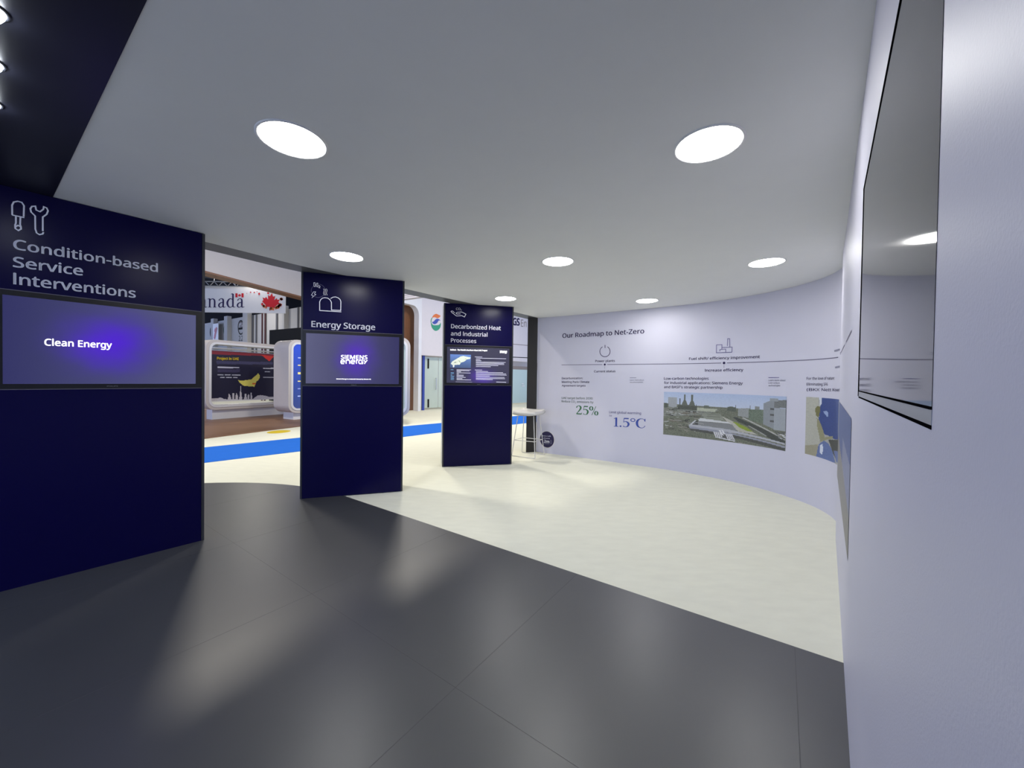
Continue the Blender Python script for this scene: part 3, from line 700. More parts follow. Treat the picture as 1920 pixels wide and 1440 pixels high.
mk('timeline_dot', [WALL.at(a+.021*math.cos(i*2*math.pi/20), zl+.021*math.sin(i*2*math.pi/20), .0025) for i in range(20)], [list(range(20))], M_INK, o)
o = wt('small navy caption Current status below the timeline')
text(WALL, 'Current status', 1113.8, 698.4, 1154, 697.9, 694.5, M_INK, o, bold=.015)
o = wt('small navy caption Increase efficiency below the timeline', x=1358, y=697)
text(WALL, 'Increase efficiency', 1321.7, 696.8, 1393.8, 696, 692, M_INK, o, bold=.015)
o = wt('navy text Decarbonization: Meeting Paris Climate Agreement targets', x=1075, y=715)
text(WALL, 'Decarbonization:', 1053.4, 711, 1093, 710.8, 707.5, M_INK, o, bold=.012)
text(WALL, 'Meeting Paris Climate', 1053.4, 718, 1105, 718, 714.4, M_INK, o, bold=.012)
text(WALL, 'Agreement targets', 1053.4, 724.6, 1098, 724.8, 721.1, M_INK, o, bold=.012)
o = wt('tiny caption lines beside the text about Paris Climate targets', x=1195, y=713)
bars(WALL, [(1181, 708.5, 1193, 708.4, .9)], M_INKG, o, 'text_lines')
text(WALL, 'Learn more about', 1180.8, 713.8, 1207.4, 713.6, 711.6, M_INKG, o, bold=.01)
text(WALL, 'decarbonization', 1180.8, 717.8, 1205.6, 717.7, 715.7, M_INKG, o, bold=.01)
o = wt('grey-green text UAE target before 2030 with large green 25%', x=1090, y=760)
text(WALL, 'UAE target before 2030:', 1053, 748, 1112, 749, 744.2, M_GREENT, o, bold=.012)
text(WALL, 'Reduce CO   emissions by', 1053, 754.2, 1112.8, 756.2, 750.4, M_GREENT, o, bold=.012)
text(WALL, '2', 1078.3, 756.6, 1080.1, 756.7, 754.2, M_GREENT, o, bold=.0)
serif(WALL, '25%', 1080, 776.6, 1122, 779.2, 760.2, M_GREEN, o)
o = wt('blue text Limit global warming to with large blue 1.5°C', x=1175, y=785)
text(WALL, 'Limit global warming', 1142.2, 774.8, 1202, 777, 770.6, M_BLUET, o, bold=.012)
text(WALL, 'to', 1142.2, 780.8, 1147.2, 781, 777.2, M_BLUET, o, bold=.012)
serif(WALL, ['1', '.', '5', 'deg', 'C'], 1150.6, 799.6, 1210, 803, 782.6, M_BLUEI, o)
o = wt('navy text Low-carbon technologies for industrial applications above plant photo', x=1310, y=718)
text(WALL, 'Low-carbon technologies', 1245, 711.9, 1328.9, 711.9, 707.5, M_INK, o, bold=.015)
text(WALL, 'for industrial applications: Siemens Energy', 1245, 719.8, 1392.8, 720.9, 715.4, M_INK, o, bold=.015)
text(WALL, "and BASF's strategic partnership", 1245, 727.7, 1355, 729.0, 723.3, M_INK, o, bold=.015)
o = wt('tiny caption lines at the upper right of the plant photo', x=1455, y=716)
bars(WALL, [(1441, 708, 1461, 708, 1.2)], M_BLUET, o, 'text_lines')
text(WALL, 'Learn more about', 1441, 714.6, 1473, 714.6, 711.4, M_INKG, o, bold=.01)
text(WALL, 'Low-carbon', 1441, 719.5, 1462, 719.5, 716.3, M_INKG, o, bold=.01)
text(WALL, 'technologies', 1441, 724.4, 1463, 724.4, 721.2, M_INKG, o, bold=.01)
o = wt('navy text For the love of nature Eliminating SF6 above blue photo', x=1540, y=720)
text(WALL, 'For the love of nature:', 1512.5, 712.1, 1565, 711.6, 707.2, M_INK, o, bold=.006)
text(WALL, 'Eliminating SF6', 1512.5, 722.9, 1552, 723, 718, M_INK, o, bold=.006)
text(WALL, '(BKX Nett Koenger substation)', 1512.5, 732.8, 1574.5, 733.6, 727.8, M_INK, o, bold=.006)
o = wt('tiny blurred captions above and below the timeline end', x=1570, y=660)
bars(WALL, [(1564.5, 658, 1575, 655, 3), (1566, 689, 1575, 687, 3)], M_INKG, o, 'text_lines')

# photo of the industrial plant
pt = Paint(230, 108, (190, 198, 214))
for j in range(108): pt.I[j] = [lin(172+22*j/40) if j < 40 else lin(120), lin(188+14*j/40) if j < 40 else lin(122), lin(216) if j < 40 else lin(112)]
gx = lambda x, y: ((x-105)/1640, (y-330)/640-.045*((x-105)/1640)*((y-330)/640))     # zoom coordinates of the print
def gp(P): return [gx(*p) for p in P]
pt.poly(gp([(105, 495), (180, 505), (600, 515), (1100, 520), (1450, 520), (1745, 500), (1745, 1200), (105, 1200)]), (112, 116, 100), .35)
pt.poly(gp([(105, 560), (500, 545), (900, 560), (700, 640), (105, 700)]), (128, 132, 122), .4)
pt.poly(gp([(580, 540), (860, 550), (820, 590), (560, 590)]), (176, 180, 160), .12)
pt.poly(gp([(110, 495), (165, 500), (165, 560), (110, 570)]), (86, 92, 80), .2)
pt.poly(gp([(168, 405), (300, 410), (296, 545), (240, 560), (175, 545)]), (160, 164, 166), .04)
pt.rect(*gx(335, 420), *gx(346, 560), (80, 84, 80))
for x in (408, 512):
    pt.poly(gp([(x-12, 362), (x+14, 362), (x+14, 440), (x+36, 490), (x+50, 560), (x-52, 560), (x-36, 490), (x-12, 440)]), (100, 104, 94), .08)
pt.rect(*gx(310, 520), *gx(580, 580), (84, 88, 76), .25)
pt.rect(*gx(566, 500), *gx(576, 590), (80, 84, 80))
pt.poly(gp([(680, 502), (745, 502), (750, 545), (675, 545)]), (104, 110, 98), .2)
pt.poly(gp([(990, 510), (1040, 498), (1100, 510), (1110, 570), (985, 560)]), (92, 98, 86), .2)
pt.poly(gp([(1130, 520), (1290, 505), (1290, 640), (1130, 620)]), (148, 152, 150), .12)
pt.poly(gp([(1270, 520), (1450, 515), (1450, 700), (1270, 660)]), (108, 120, 104), .3)
pt.rect(*gx(1280, 472), *gx(1292, 520), (96, 100, 96)); pt.rect(*gx(1345, 478), *gx(1405, 520), (130, 134, 130), .3)
pt.rect(*gx(1095, 475), *gx(1103, 520), (100, 104, 100))
pt.poly(gp([(670, 615), (900, 610), (960, 700), (620, 700)]), (140, 144, 130), .12)
for y in (625, 655): pt.line(*gx(715, y), *gx(900, y+4), .02, (118, 122, 108))
pt.poly(gp([(920, 640), (1040, 690), (1400, 850), (1140, 830), (980, 700)]), (182, 180, 168), .06)
pt.poly(gp([(1070, 710), (1110, 710), (1240, 760), (1330, 815), (1240, 810), (1150, 775)]), (140, 158, 60), .08)
pt.poly(gp([(1060, 640), (1110, 640), (1740, 860), (1740, 930), (1560, 880), (1120, 690)]), (72, 76, 70), .2)
pt.line(*gx(1190, 640), *gx(1740, 865), .018, (178, 178, 172))
pt.line(*gx(1270, 740), *gx(1500, 850), .014, (160, 162, 156))
pt.poly(gp([(1455, 430), (1530, 395), (1590, 392), (1590, 750), (1450, 700)]), (142, 148, 152), .03)
pt.poly(gp([(1590, 385), (1745, 372), (1745, 470), (1590, 480)]), (116, 120, 118), .2)
pt.rect(*gx(1530, 362), *gx(1640, 395), (152, 158, 160)); pt.rect(*gx(1590, 480), *gx(1735, 760), (158, 164, 170), .02)
pt.rect(*gx(1738, 372), *gx(1745, 770), (70, 74, 76))
for y in (485, 560, 640): pt.rect(*gx(1535, y), *gx(1585, y+22), (90, 92, 92))
pt.poly(gp([(605, 700), (640, 690), (1000, 715), (1060, 740), (610, 735)]), (206, 208, 208), .04)
pt.poly(gp([(608, 735), (1055, 742), (1130, 830), (605, 795)]), (132, 134, 134), .05)
pt.poly(gp([(545, 760), (600, 715), (600, 800), (500, 800)]), (70, 72, 72), .1)
for k in range(70):
    x = random.uniform(108, 560); y = random.uniform(580, 900); q = random.choice([(60, 62, 56), (84, 84, 74), (176, 178, 174), (140, 138, 126), (110, 104, 92)])
    pt.line(*gx(x, y), *gx(x+random.uniform(30, 130), y+random.uniform(-18, 18)), random.uniform(.008, .02), q)
for k in range(22):
    x = random.uniform(1590, 1730); y = random.uniform(770, 850); pt.line(*gx(x, y), *gx(x+40, y+14), .012, random.choice([(200, 202, 204), (90, 92, 92)]))
pt.poly(gp([(470, 830), (830, 860), (1740, 960), (1740, 1010), (1150, 930), (500, 880)]), (82, 84, 78), .2)
pt.poly(gp([(470, 800), (520, 790), (1000, 815), (1735, 905), (1735, 925), (1100, 860), (480, 830)]), (178, 180, 186), .03)
pt.poly(gp([(470, 820), (830, 838), (1735, 940), (1735, 965), (1080, 885), (490, 848)]), (150, 152, 164), .03)
pt.poly(gp([(480, 800), (560, 720), (575, 730), (510, 800)]), (196, 198, 202))
pt.poly(gp([(815, 868), (1050, 880), (1100, 965), (840, 940)]), (90, 90, 88), .1)
for k in range(4):
    pt.line(*gx(822+26*k, 868), *gx(850+26*k, 938), .011, (214, 214, 216)); pt.line(*gx(1050-24*k, 878), *gx(1090-26*k, 950), .011, (206, 206, 210))
pt.line(*gx(840, 938), *gx(1100, 968), .022, (208, 208, 212)); pt.line(*gx(895, 840), *gx(940, 905), .014, (222, 222, 224)); pt.line(*gx(930, 835), *gx(960, 890), .014, (222, 222, 224))
pt.poly(gp([(1140, 975), (1500, 1010), (1520, 1050), (1160, 1010)]), (150, 146, 136), .15)
pt.poly(gp([(1490, 1010), (1735, 1030), (1735, 1180), (1540, 1110)]), (96, 104, 66), .15)
a0, z1a = WALL.px(1245, 736.2); a1, z1b = WALL.px(1475.3, 741.5); _, z0a = WALL.px(1244.8, 817.7); _, z0b = WALL.px(1473.3, 841.9)
o = pt.build(WALL, a0, a1, (z0a+z0b)/2, (z1a+z1b)/2, M_PRINT, None, 'photo_print')
tag(o, 'wide photo print of an industrial plant with chimneys and pipes on curved wall', 'photo print')

# tall photo of blue equipment, wrapping from the curve onto the straight wall
a0, z1 = WALL.px(1512, 744); _, z0 = WALL.px(1510.8, 850.8)
P_end = wl(2.78); a1 = float(WALL.S[int(np.argmin(np.hypot(*(WALL.P-P_end).T)))])
pt = Paint(300, 110, (168, 168, 164))
bend = WALL.px(1573, 800)[0]; fb = (bend-a0)/(a1-a0)
def q2(x, y):
    x_ = 1480+x/6; a, z = WALL.px(min(x_, 1572.5), 700+y/6); return ((a-a0)/(a1-a0), (z1-z)/(z1-z0))
def qp(P): return [q2(*p) for p in P]
pt.poly(qp([(170, 250), (330, 260), (340, 960), (170, 940)]), (178, 178, 166), .04)
pt.poly(qp([(170, 810), (320, 800), (320, 980), (170, 960)]), (156, 152, 130), .05)
pt.poly(qp([(355, 250), (600, 250), (600, 760), (500, 740), (440, 700), (400, 690), (350, 610), (330, 520), (350, 400)]), (58, 76, 134), .06)
pt.poly(qp([(520, 250), (600, 250), (600, 720), (540, 700)]), (74, 92, 146), .05)
pt.poly(qp([(340, 250), (368, 250), (362, 350), (340, 370)]), (206, 212, 224), .03)
pt.poly(qp([(380, 430), (420, 420), (440, 440), (440, 490), (425, 490)]), (150, 168, 206))
pt.poly(qp([(292, 400), (318, 366), (345, 372), (350, 420), (330, 500), (300, 470)]), (116, 114, 72), .08)
pt.poly(qp([(310, 500), (340, 530), (385, 650), (400, 720), (490, 705), (490, 735), (430, 745), (350, 770), (335, 690), (315, 600)]), (146, 144, 112), .06)
pt.poly(qp([(440, 745), (600, 735), (600, 960), (540, 1000), (490, 900)]), (76, 78, 70), .12)
pt.poly(qp([(330, 800), (390, 755), (440, 790), (480, 860), (520, 1010), (300, 950)]), (98, 116, 164), .06)
pt.poly(qp([(500, 870), (600, 890), (600, 1010), (530, 1000)]), (108, 122, 166), .06)
pt.poly(qp([(342, 810), (372, 795), (385, 850), (370, 915), (345, 890)]), (214, 220, 232))
pt.poly([(fb, 0), (1, 0), (1, .66), (fb+.15, .52), (fb, .42)], (92, 106, 152), .04)
pt.poly([(fb+.3, .30), (1, .34), (1, .72), (fb+.3, .56)], (136, 142, 168), .04)
pt.poly([(fb, .42), (fb+.15, .52), (1, .70), (1, 1), (fb, 1)], (140, 138, 132), .04)
o = pt.build(WALL, a0, a1, z0, z1, M_PRINT, None, 'photo_print')
tag(o, 'photo print of blue machinery wrapping round the bend of the wall', 'photo print')

# distance sticker
o = thing('distance_sticker', 'round navy sticker reading keep a safe distance 2m, behind the stool', 'sticker', WALL.at(WALL.px(1025.5, 824)[0], .3, .003))
disc_px(WALL, 1025.6, 824, .186, M_WHITE, o, 'sticker_border', .0015, ry=.192)
disc_px(WALL, 1025.6, 824, .172, M_STICK, o, 'sticker_face', .0022, ry=.178)
text(WALL, 'Keep a safe', 1016.8, 818, 1033, 819, 815.8, M_LETTER, o, off=.003)
text(WALL, 'distance', 1019, 822.6, 1031, 823.2, 820.4, M_LETTER, o, off=.003)
text(WALL, '2m', 1019.8, 829.6, 1030.2, 830.6, 824.6, M_LETTER, o, off=.003, bold=.03)
for q_ in ([(1033, 825), (1031.8, 828), (1032.6, 832), (1034, 832), (1034.6, 828), (1033, 825)], [(1017, 824), (1018, 827), (1017.4, 830)]): strokes(WALL, [q_], .008, M_INKG, o, 'figure_icon', .003)
bars(WALL, [(1020, 831.6, 1030, 832.4, .8)], M_INKG, o, 'text_lines', .003)

# ================================================================== wall-mounted television beside the camera
# flush with the straight wall: its ends lie where the rays of its edges meet the wall line
F_ = wl(2.286)+WALL_N*.0008; N_ = wl(.762)+WALL_N*.0008; TVP = Plane(F_, N_)
TVP.n = WALL_N.copy()
sc_ = F_[1]/1.6; zt = CAM_H+(2.446-CAM_H)*sc_; zb = CAM_H+(1.579-CAM_H)*sc_
o = thing('wall_television', 'thin black television with silver lower edge on the near wall', 'television', (*((F_+N_)/2), zb))
w = TVP.w
def trect(a0, a1, z0, z1, o0, o1):
    V = []
    for q in (o0, o1): V += [TVP.at(a0, z0, q), TVP.at(a1, z0, q), TVP.at(a1, z1, q), TVP.at(a0, z1, q)]
    return V, [[0, 1, 2, 3], [7, 6, 5, 4], [4, 5, 1, 0], [5, 6, 2, 1], [6, 7, 3, 2], [7, 4, 0, 3]]
mk('rim', *join([trect(0, .03, zb+.006, zt, -.0006, .0012), trect(.03, w, zt-.014, zt, -.0006, .0012), trect(.03, w, zb+.027, zb+.031, -.0006, .0012)]), M_RIMTV, o)
mk('screen_glass', *trect(.03, w, zb+.031, zt-.014, -.0006, -.0001), M_TVGLASS, o)
mk('lower_edge', *trect(.0, w, zb+.006, zb+.027, -.0006, .0), M_SILVER, o)
mk('lower_lip', *trect(.03, w, zb, zb+.006, -.0006, .0), M_RIMTV, o)
for k, P_ in enumerate(([(.0, .0), (0, 1), (1, 1)], [(0, 0), (1, 0), (1, 1), (0, 1), (0, 0)], [(0, .5), (.5, 1), (1, .5), (.5, 0), (0, .5)])):
    zz = zb+.090-k*.022; L = [(.016+.030*x, zz+.012*y) for x, y in P_]; V, F = ribbon(L, .0016)
    mk('touch_mark', [TVP.at(a, z, .0003) for a, z in V], F, M_BEZEL, o)

# ================================================================== bar stool
fr = onz(1003, 860.5, 0); br = onz(1020.5, 853.5, 0); bl = onz(978.5, 848.6, 0); fl = fr+(bl-br)
sc = (fr+br+bl+fl)/4
o = thing('bar_stool', 'white bar stool with thin wire sled legs beside the curved wall', 'stool', (sc[0], sc[1], 0))
zs = .955; r = .0085
ex = (fr-fl); ey = (bl-fl)
def lerp(fx, fy, z): q = fl+ex*fx+ey*fy; return np.array([q[0], q[1], z])
# seat shell: shallow dish with a raised rim at the back
V = []; F = []; nu, nv = 14, 14
for j in range(nv+1):
    for i in range(nu+1):
        a = (i/nu-.5)*2; b = (j/nv-.5)*2; rr = 1-.12*(a*a*b*b)
        V.append(lerp(.5+a*.56*rr*.92, .5+b*.60*rr, zs+.020*a*a+.035*max(0, b)**2-.012))
W = nu+1; F = [[j*W+i, j*W+i+1, (j+1)*W+i+1, (j+1)*W+i] for j in range(nv) for i in range(nu)]
me = mesh('seat', V, F, True); ob = link('seat', me, M_WHITE, o); md = ob.modifiers.new('shell', 'SOLIDIFY'); md.thickness = .075; md.offset = -1
for fy, nm in ((0, 'sled_leg'), (1, 'sled_leg')):
    a, b, c, d_ = lerp(.16, .2+.6*fy, zs-.09), lerp(0, fy, r), lerp(1, fy, r), lerp(.84, .2+.6*fy, zs-.09)
    pts = smooth_pts([a, a+(b-a)*.5, a+(b-a)*.97], 2)+smooth_pts([a+(b-a)*.985, b+(c-b)*.02], 3)+[b+(c-b)*.5]+smooth_pts([c+(b-c)*.02, c+(d_-c)*.015], 3)+smooth_pts([c+(d_-c)*.03, c+(d_-c)*.5, d_], 2)
    mk(nm, *tube(pts, r, 8), M_WHITE, o, True)
zf = .34; k = zf/(zs-.09); g_ = lambda fx, fy: lerp(fx+(.16 if fx == 0 else -.16)*k, fy+(.2 if fy == 0 else -.2)*k, zf)
mk('foot_rest', *tube([g_(0, 0), g_(1, 0), g_(1, 1), g_(0, 1)], r*.9, 8, True), M_WHITE, o)

# ================================================================== the stands across the aisle
def rr_loop(a0, a1, z0, z1, r, k=8):
    L = []
    for cx, cz, t0 in ((a1-r, z1-r, 0), (a0+r, z1-r, 90), (a0+r, z0+r, 180), (a1-r, z0+r, 270)):
        L += [(cx+r*math.cos(math.radians(t0+90*i/k)), cz+r*math.sin(math.radians(t0+90*i/k))) for i in range(k+1)]
    return L
def ring_frame(P, o, i, d0, d1):
    """frame between an outer and an inner rounded loop, from depth d0 to d1 (offset along the plane normal)"""
    n = len(o); V = []
    for L, d in ((o, d1), (i, d1), (o, d0), (i, d0)): V += [P.at(a, z, d) for a, z in L]
    F = []
    for k in range(n):
        m_ = (k+1) % n; F += [[k, m_, n+m_, n+k], [2*n+k, 3*n+k, 3*n+m_, 2*n+m_], [k, 2*n+k, 2*n+m_, m_], [n+k, n+m_, 3*n+m_, 3*n+k]]
    return V, F
def kiosk(P, label, a1, z0, z1, depth, pic, open_back, margin=.16, plinth=True):
    c = P.at(a1/2, 0, -depth/2); t = thing('display_kiosk', label, 'kiosk', c, 'white rounded kiosks across the aisle')
    out = rr_loop(0, a1, z0, z1, .30); inn = rr_loop(margin, a1-margin, z0+margin, z1-margin, .18); inn2 = rr_loop(margin*.55, a1-margin*.55, z0+margin*.55, z1-margin*.55, .24)
    mk('frame', *ring_frame(P, out, inn2, -depth, 0), M_CREAM, t)
    mk('inner_frame', *ring_frame(P, inn2, inn, -depth*.9, .02), M_WHITE, t)
    if plinth: mk('plinth', *rect(P, .25, a1-.25, 0, z0+.01, -depth*.8, -.12), M_WHITE, t)
    return t
# kiosk with the dark project board
dirk = lambda deg: np.array([math.cos(math.radians(deg)), math.sin(math.radians(deg))])
A1 = onz(386, 790, 0)[:2]; K1 = Plane(A1, A1+dirk(64)*4.2)
_, kz1 = K1.px(430, 639); _, kz0 = K1.px(430, 767)
t = kiosk(K1, 'white rounded kiosk frame around a dark project board with red header', 4.2, kz0, kz1, .6, None, False)
K1b = Plane(K1.A-K1.n*.28, K1.B-K1.n*.28)
pa0, pz1 = K1b.px(396.5, 657); _, pz0 = K1b.px(396.5, 752)
pt = Paint(170, 96, (10, 10, 48))
K = (8, 370, 600)
def k1(x, y):
    a, z = K1b.px(370+x/8, 600+y/8); return ((a-pa0)/(3.95-pa0), (pz1-z)/(pz1-pz0))
pt.poly([k1(215, 455), k1(1150, 490), k1(1150, 545), k1(215, 515)], (128, 24, 44), .05); pt.poly([k1(1150, 490), (1, .05), (1, .12), k1(1150, 545)], (128, 24, 44), .05)
pt.poly([k1(960, 525), k1(1150, 545), k1(1080, 620)], (196, 36, 32))
pt.poly([k1(288, 612), k1(1135, 632), k1(1135, 668), k1(288, 662)], (52, 52, 90), .15)
pt.poly([k1(305, 700), k1(628, 705), k1(628, 724), k1(305, 720)], (190, 190, 205)); pt.poly([k1(305, 735), k1(635, 740), k1(635, 785), k1(305, 782)], (54, 50, 84), .25)
for x0, x1, y in ((305, 388, 824), (410, 500, 824), (520, 650, 824), (340, 410, 862), (435, 515, 862), (535, 605, 862), (990, 1148, 726), (1010, 1090, 776), (985, 1145, 862)):
    pt.poly([k1(x0, y-8), k1(x1, y-8), k1(x1, y+8), k1(x0, y+8)], (176, 178, 190), .3)
pt.poly([k1(610, 900), k1(660, 912), k1(760, 898), k1(815, 890), k1(850, 855), k1(912, 800), k1(935, 830), k1(938, 860), k1(915, 905), k1(885, 920), k1(875, 960), k1(855, 1000), k1(780, 995), k1(690, 985), k1(640, 945)], (216, 206, 96), .05)
pt.poly([k1(825, 942), k1(878, 945), k1(876, 968), k1(825, 965)], (206, 96, 40))
sky = [k1(210, 1180), k1(300, 1175), k1(345, 1160), k1(400, 1185), k1(460, 1190), k1(470, 1100), k1(500, 1140), k1(505, 1190), k1(525, 1190), k1(528, 1095), k1(556, 1095), k1(558, 1190), k1(572, 1190), k1(580, 1085), k1(605, 1130), k1(610, 1190), k1(628, 1190), k1(640, 1090), k1(650, 975), k1(660, 1090), k1(675, 1195), k1(700, 1190), k1(712, 1105), k1(738, 1105), k1(742, 1185), k1(752, 1185), k1(760, 1110), k1(778, 1120), k1(782, 1185), k1(795, 1185), k1(800, 1090), k1(818, 1095), k1(822, 1190), k1(860, 1165), k1(900, 1135), k1(950, 1125), k1(1020, 1135), k1(1080, 1155), k1(1150, 1150), (1, 1), (0, 1)]
pt.poly(sky, (196, 192, 196), .05)
pt.build(K1b, pa0, 3.95, pz0, pz1, M_PRINT, t, 'project_board', 0)
mk('board_panel', *rect(K1, max(.17, pa0-.03), 3.98, pz0-.03, pz1+.03, -.34, -.285), M_WHITE, t)
text(K1b, 'Project in UAE', 406.5, 674, 447.5, 675, 669.3, M_YELLOW, t, 'board_title', bold=.03, off=.01)
mk('glass_shelf', *rect(K1, .2, 4.0, pz1+.08, pz1+.11, -.5, -.1), M_METAL, t)
# blue-screen kiosk with rounded side
A2 = at_depth(541, 700, 13.6)[:2]; K2 = Plane(A2, A2+dirk(60)*2.2)
_, z1_ = K2.px(545, 636); _, z0_ = K2.px(545, 775)
t = kiosk(K2, 'white rounded kiosk with a blue lit screen partly behind Energy Storage totem', 2.2, z0_, z1_, .95, None, False)
b = rr_loop(.09, 2.11, z0_+.09, z1_-.09, .24); n = len(b)
mk('back_panel', [K2.at(a, z, -.9) for a, z in b], [list(range(n))], M_CREAM, t)
pt = Paint(60, 60, (26, 52, 138))
for j in range(60): pt.I[j] = [lin(22+18*j/60), lin(58-4*j/60), lin(165-60*j/60)]
for k in range(6): pt.rect(.10, .2+.12*k, .10+random.uniform(.2, .6), .22+.12*k, random.choice([(150, 160, 200), (206, 190, 120), (120, 130, 180)]))
pt.build(K2, .16, 2.04, z0_+.16, z1_-.16, M_PRINTE, t, 'lit_screen', -.02)
# third kiosk, only its right end shows
A3 = at_depth(769, 700, 13.0)[:2]; K3 = Plane(A3-dirk(20)*2.6, A3)
_, z1_ = K3.px(766, 633); _, z0_ = K3.px(766, 780)
t = kiosk(K3, 'white rounded kiosk whose right end shows beside Energy Storage totem', 2.6, z0_, z1_, .5, None, False)
b = rr_loop(.12, 2.48, z0_+.12, z1_-.12, .2); n = len(b)
mk('glass_panel', [K3.at(a, z, -.05) for a, z in b], [list(range(n))], M_FROST, t)

# wooden floor of that stand and its canopy
P_ = [(-7.75, 9.66), (-7.2, 11.1), (-6.78, 12.2), (-6.6, 13.2), (-6.4, 16.5), (-9.4, 17.5), (-17, 17.5), (-17, 6), (-9.2, 6)]
tag(mk('wooden_stand_floor', *prism(P_, .001, .03), M_WOODF), 'brown wooden floor of the stand across the aisle', 'floor')
CA = np.array([-3.035, 3.78])*3.3; CB = np.array([-2.72, 4.9])*3.3; CP = Plane(CA-(CB-CA)*.6, CB+(CB-CA)*.7)
cz = CAM_H+3.3
t = thing('stand_canopy', 'broad pale canopy fascia with brown underside over the stand', 'canopy', (*CP.A, cz))
mk('fascia', *rect(CP, 0, CP.w, cz+.06, cz+1.9, -.25, 0), M_CREAM, t)
mk('underside', *rect(CP, 0, CP.w, cz, cz+.06, -.5, .005), M_WOOD, t)
for x in (330, 620):
    a, _ = CP.px(x, 650); mk('support_post', *rect(CP, a, a+.16, .03, cz, -.35, -.2), M_WOOD, t)

# pavilion with the rounded arch, the logo wall and the glass front
CO = onz(789, 770.5, 0)[:2]
G = Plane(CO, CO+dirk(48)*11)           # logo wall
R_ = Plane(CO-dirk(62)*2.3, CO)         # arch face
t = thing('exhibition_pavilion', 'white exhibition pavilion with swirl logo wall across the aisle', 'exhibition stand', (*CO, 0))
gz = 2.72; _, gtop = G.px(792, 566)
mk('logo_wall', *rect(G, 0, 11, gz, 7.2, -.3, 0), M_WHITEM, t)
bars(G, [(962, 645.3, 992, 647.8, 1.2)], M_GREY, t, 'wall_joint', .004)
bars(G, [(960, 669.6, 992, 671.0, 1.4)], M_BLACK, t, 'dark_line', .004)  # thin black line near the lower edge of the logo wall
_, rz1 = R_.px(757, 563); _, rz0 = R_.px(757, 567.6)
ot = R_.px(757, 567.8)[1]
L = rr_loop(-3, R_.px(784.6, 680)[0], -1, ot, .42)
face = [(a, max(z, 0)) for a, z in L]
# arch face as a strip around the opening: right jamb, rounded corner and head
n_ = [p for p in L if p[0] > 1.0 and p[1] > .3][:]
n_ = sorted(n_, key=lambda p: p[0]-p[1])
jam = R_.px(784.6, 680)[0]
cor = [(jam-.42+.42*math.cos(math.radians(q)), ot-.42+.42*math.sin(math.radians(q))) for q in np.linspace(0, 90, 9)]
inner = [(jam, 0)]+cor+[(0, ot)]; outer = [(R_.w, 0)]+[(R_.w, ot-.42+.9*i/8) for i in range(9)]+[(0, ot+.55)]
outer = [(R_.w, 0)]+[(R_.w, ot-.42)]*1+[(R_.w, ot-.42+(.97)*i/8) for i in range(1, 9)]+[(0, ot+.55)]
k = len(inner); V = [R_.at(a, z, 0) for a, z in inner]+[R_.at(a, z, 0) for a, z in outer]+[R_.at(a, z, -.3) for a, z in inner]+[R_.at(a, z, -.3) for a, z in outer]
F = []
for i in range(k-1): F += [[i, k+i, k+i+1, i+1], [i, i+1, 2*k+i+1, 2*k+i], [k+i, 3*k+i, 3*k+i+1, k+i+1]]
mk('arch_face', V, F, M_WHITE, t)
mk('wood_lining', *rect(R_, 0, jam+.9, 0, ot+.1, -.75, -.62), M_WOOD, t)
mk('wood_ceiling', *rect(R_, 0, jam, ot+.02, ot+.10, -.62, -.3), M_WOOD, t)
# louvred roof boards above
for i in range(5):
    x0 = 750; y0 = 549+i*3.6; x1 = 776+i*9; y1 = y0-3.4-i*1.3
    q0 = at_depth(x0, y0, 16.0-.25*i); d_ = ray(x1, y1); q1 = CC+d_*((q0[2]-CAM_H)/d_[2])
    c = (q0+q1)/2; e = (q1-q0)/2; s_ = np.array([-e[1], e[0], 0]); s_ = s_/np.linalg.norm(s_)*.10
    mk('roof_board', *box3(c+[0, 0, .03], e, s_, (0, 0, .028)), M_WHITEM, t)
# swirl logo
K = (19.2, 740, 540)
def blob(P, m, name):
    L = [G.px(*q) for q in zoomed([tuple(p) for p in smooth_pts(P, 4, True)], *K)]
    mk(name, [G.at(a, z, .01) for a, z in L], [list(range(len(L)))], m, t)
blob([(1345, 1075), (1400, 975), (1490, 930), (1560, 958), (1642, 1000), (1612, 1055), (1540, 1088), (1470, 1062), (1410, 1052)], M_ORANGE, 'logo_swoosh')
blob([(1350, 1225), (1400, 1205), (1470, 1130), (1550, 1108), (1645, 1165), (1575, 1175), (1530, 1255), (1440, 1302), (1375, 1275)], M_LBLUE, 'logo_swoosh')
blob([(1305, 1240), (1370, 1325), (1480, 1342), (1600, 1322), (1656, 1250), (1645, 1400), (1580, 1500), (1480, 1542), (1395, 1500), (1330, 1400)], M_LGREEN, 'logo_swoosh')
strokes(G, [zoomed([(1345, 1075), (1312, 1150), (1305, 1240)], *K)], .04, M_LGREEN, t, 'logo_swoosh', .01)
text(G, 'GS', 960.8, 609.2, 974.3, 610.4, 596.2, M_INK, t, 'sign_lettering', bold=.04, off=.012)
text(G, 'En', 976.6, 612.4, 987.0, 613.2, 599, M_GREY, t, 'sign_lettering', bold=-.005, off=.012)
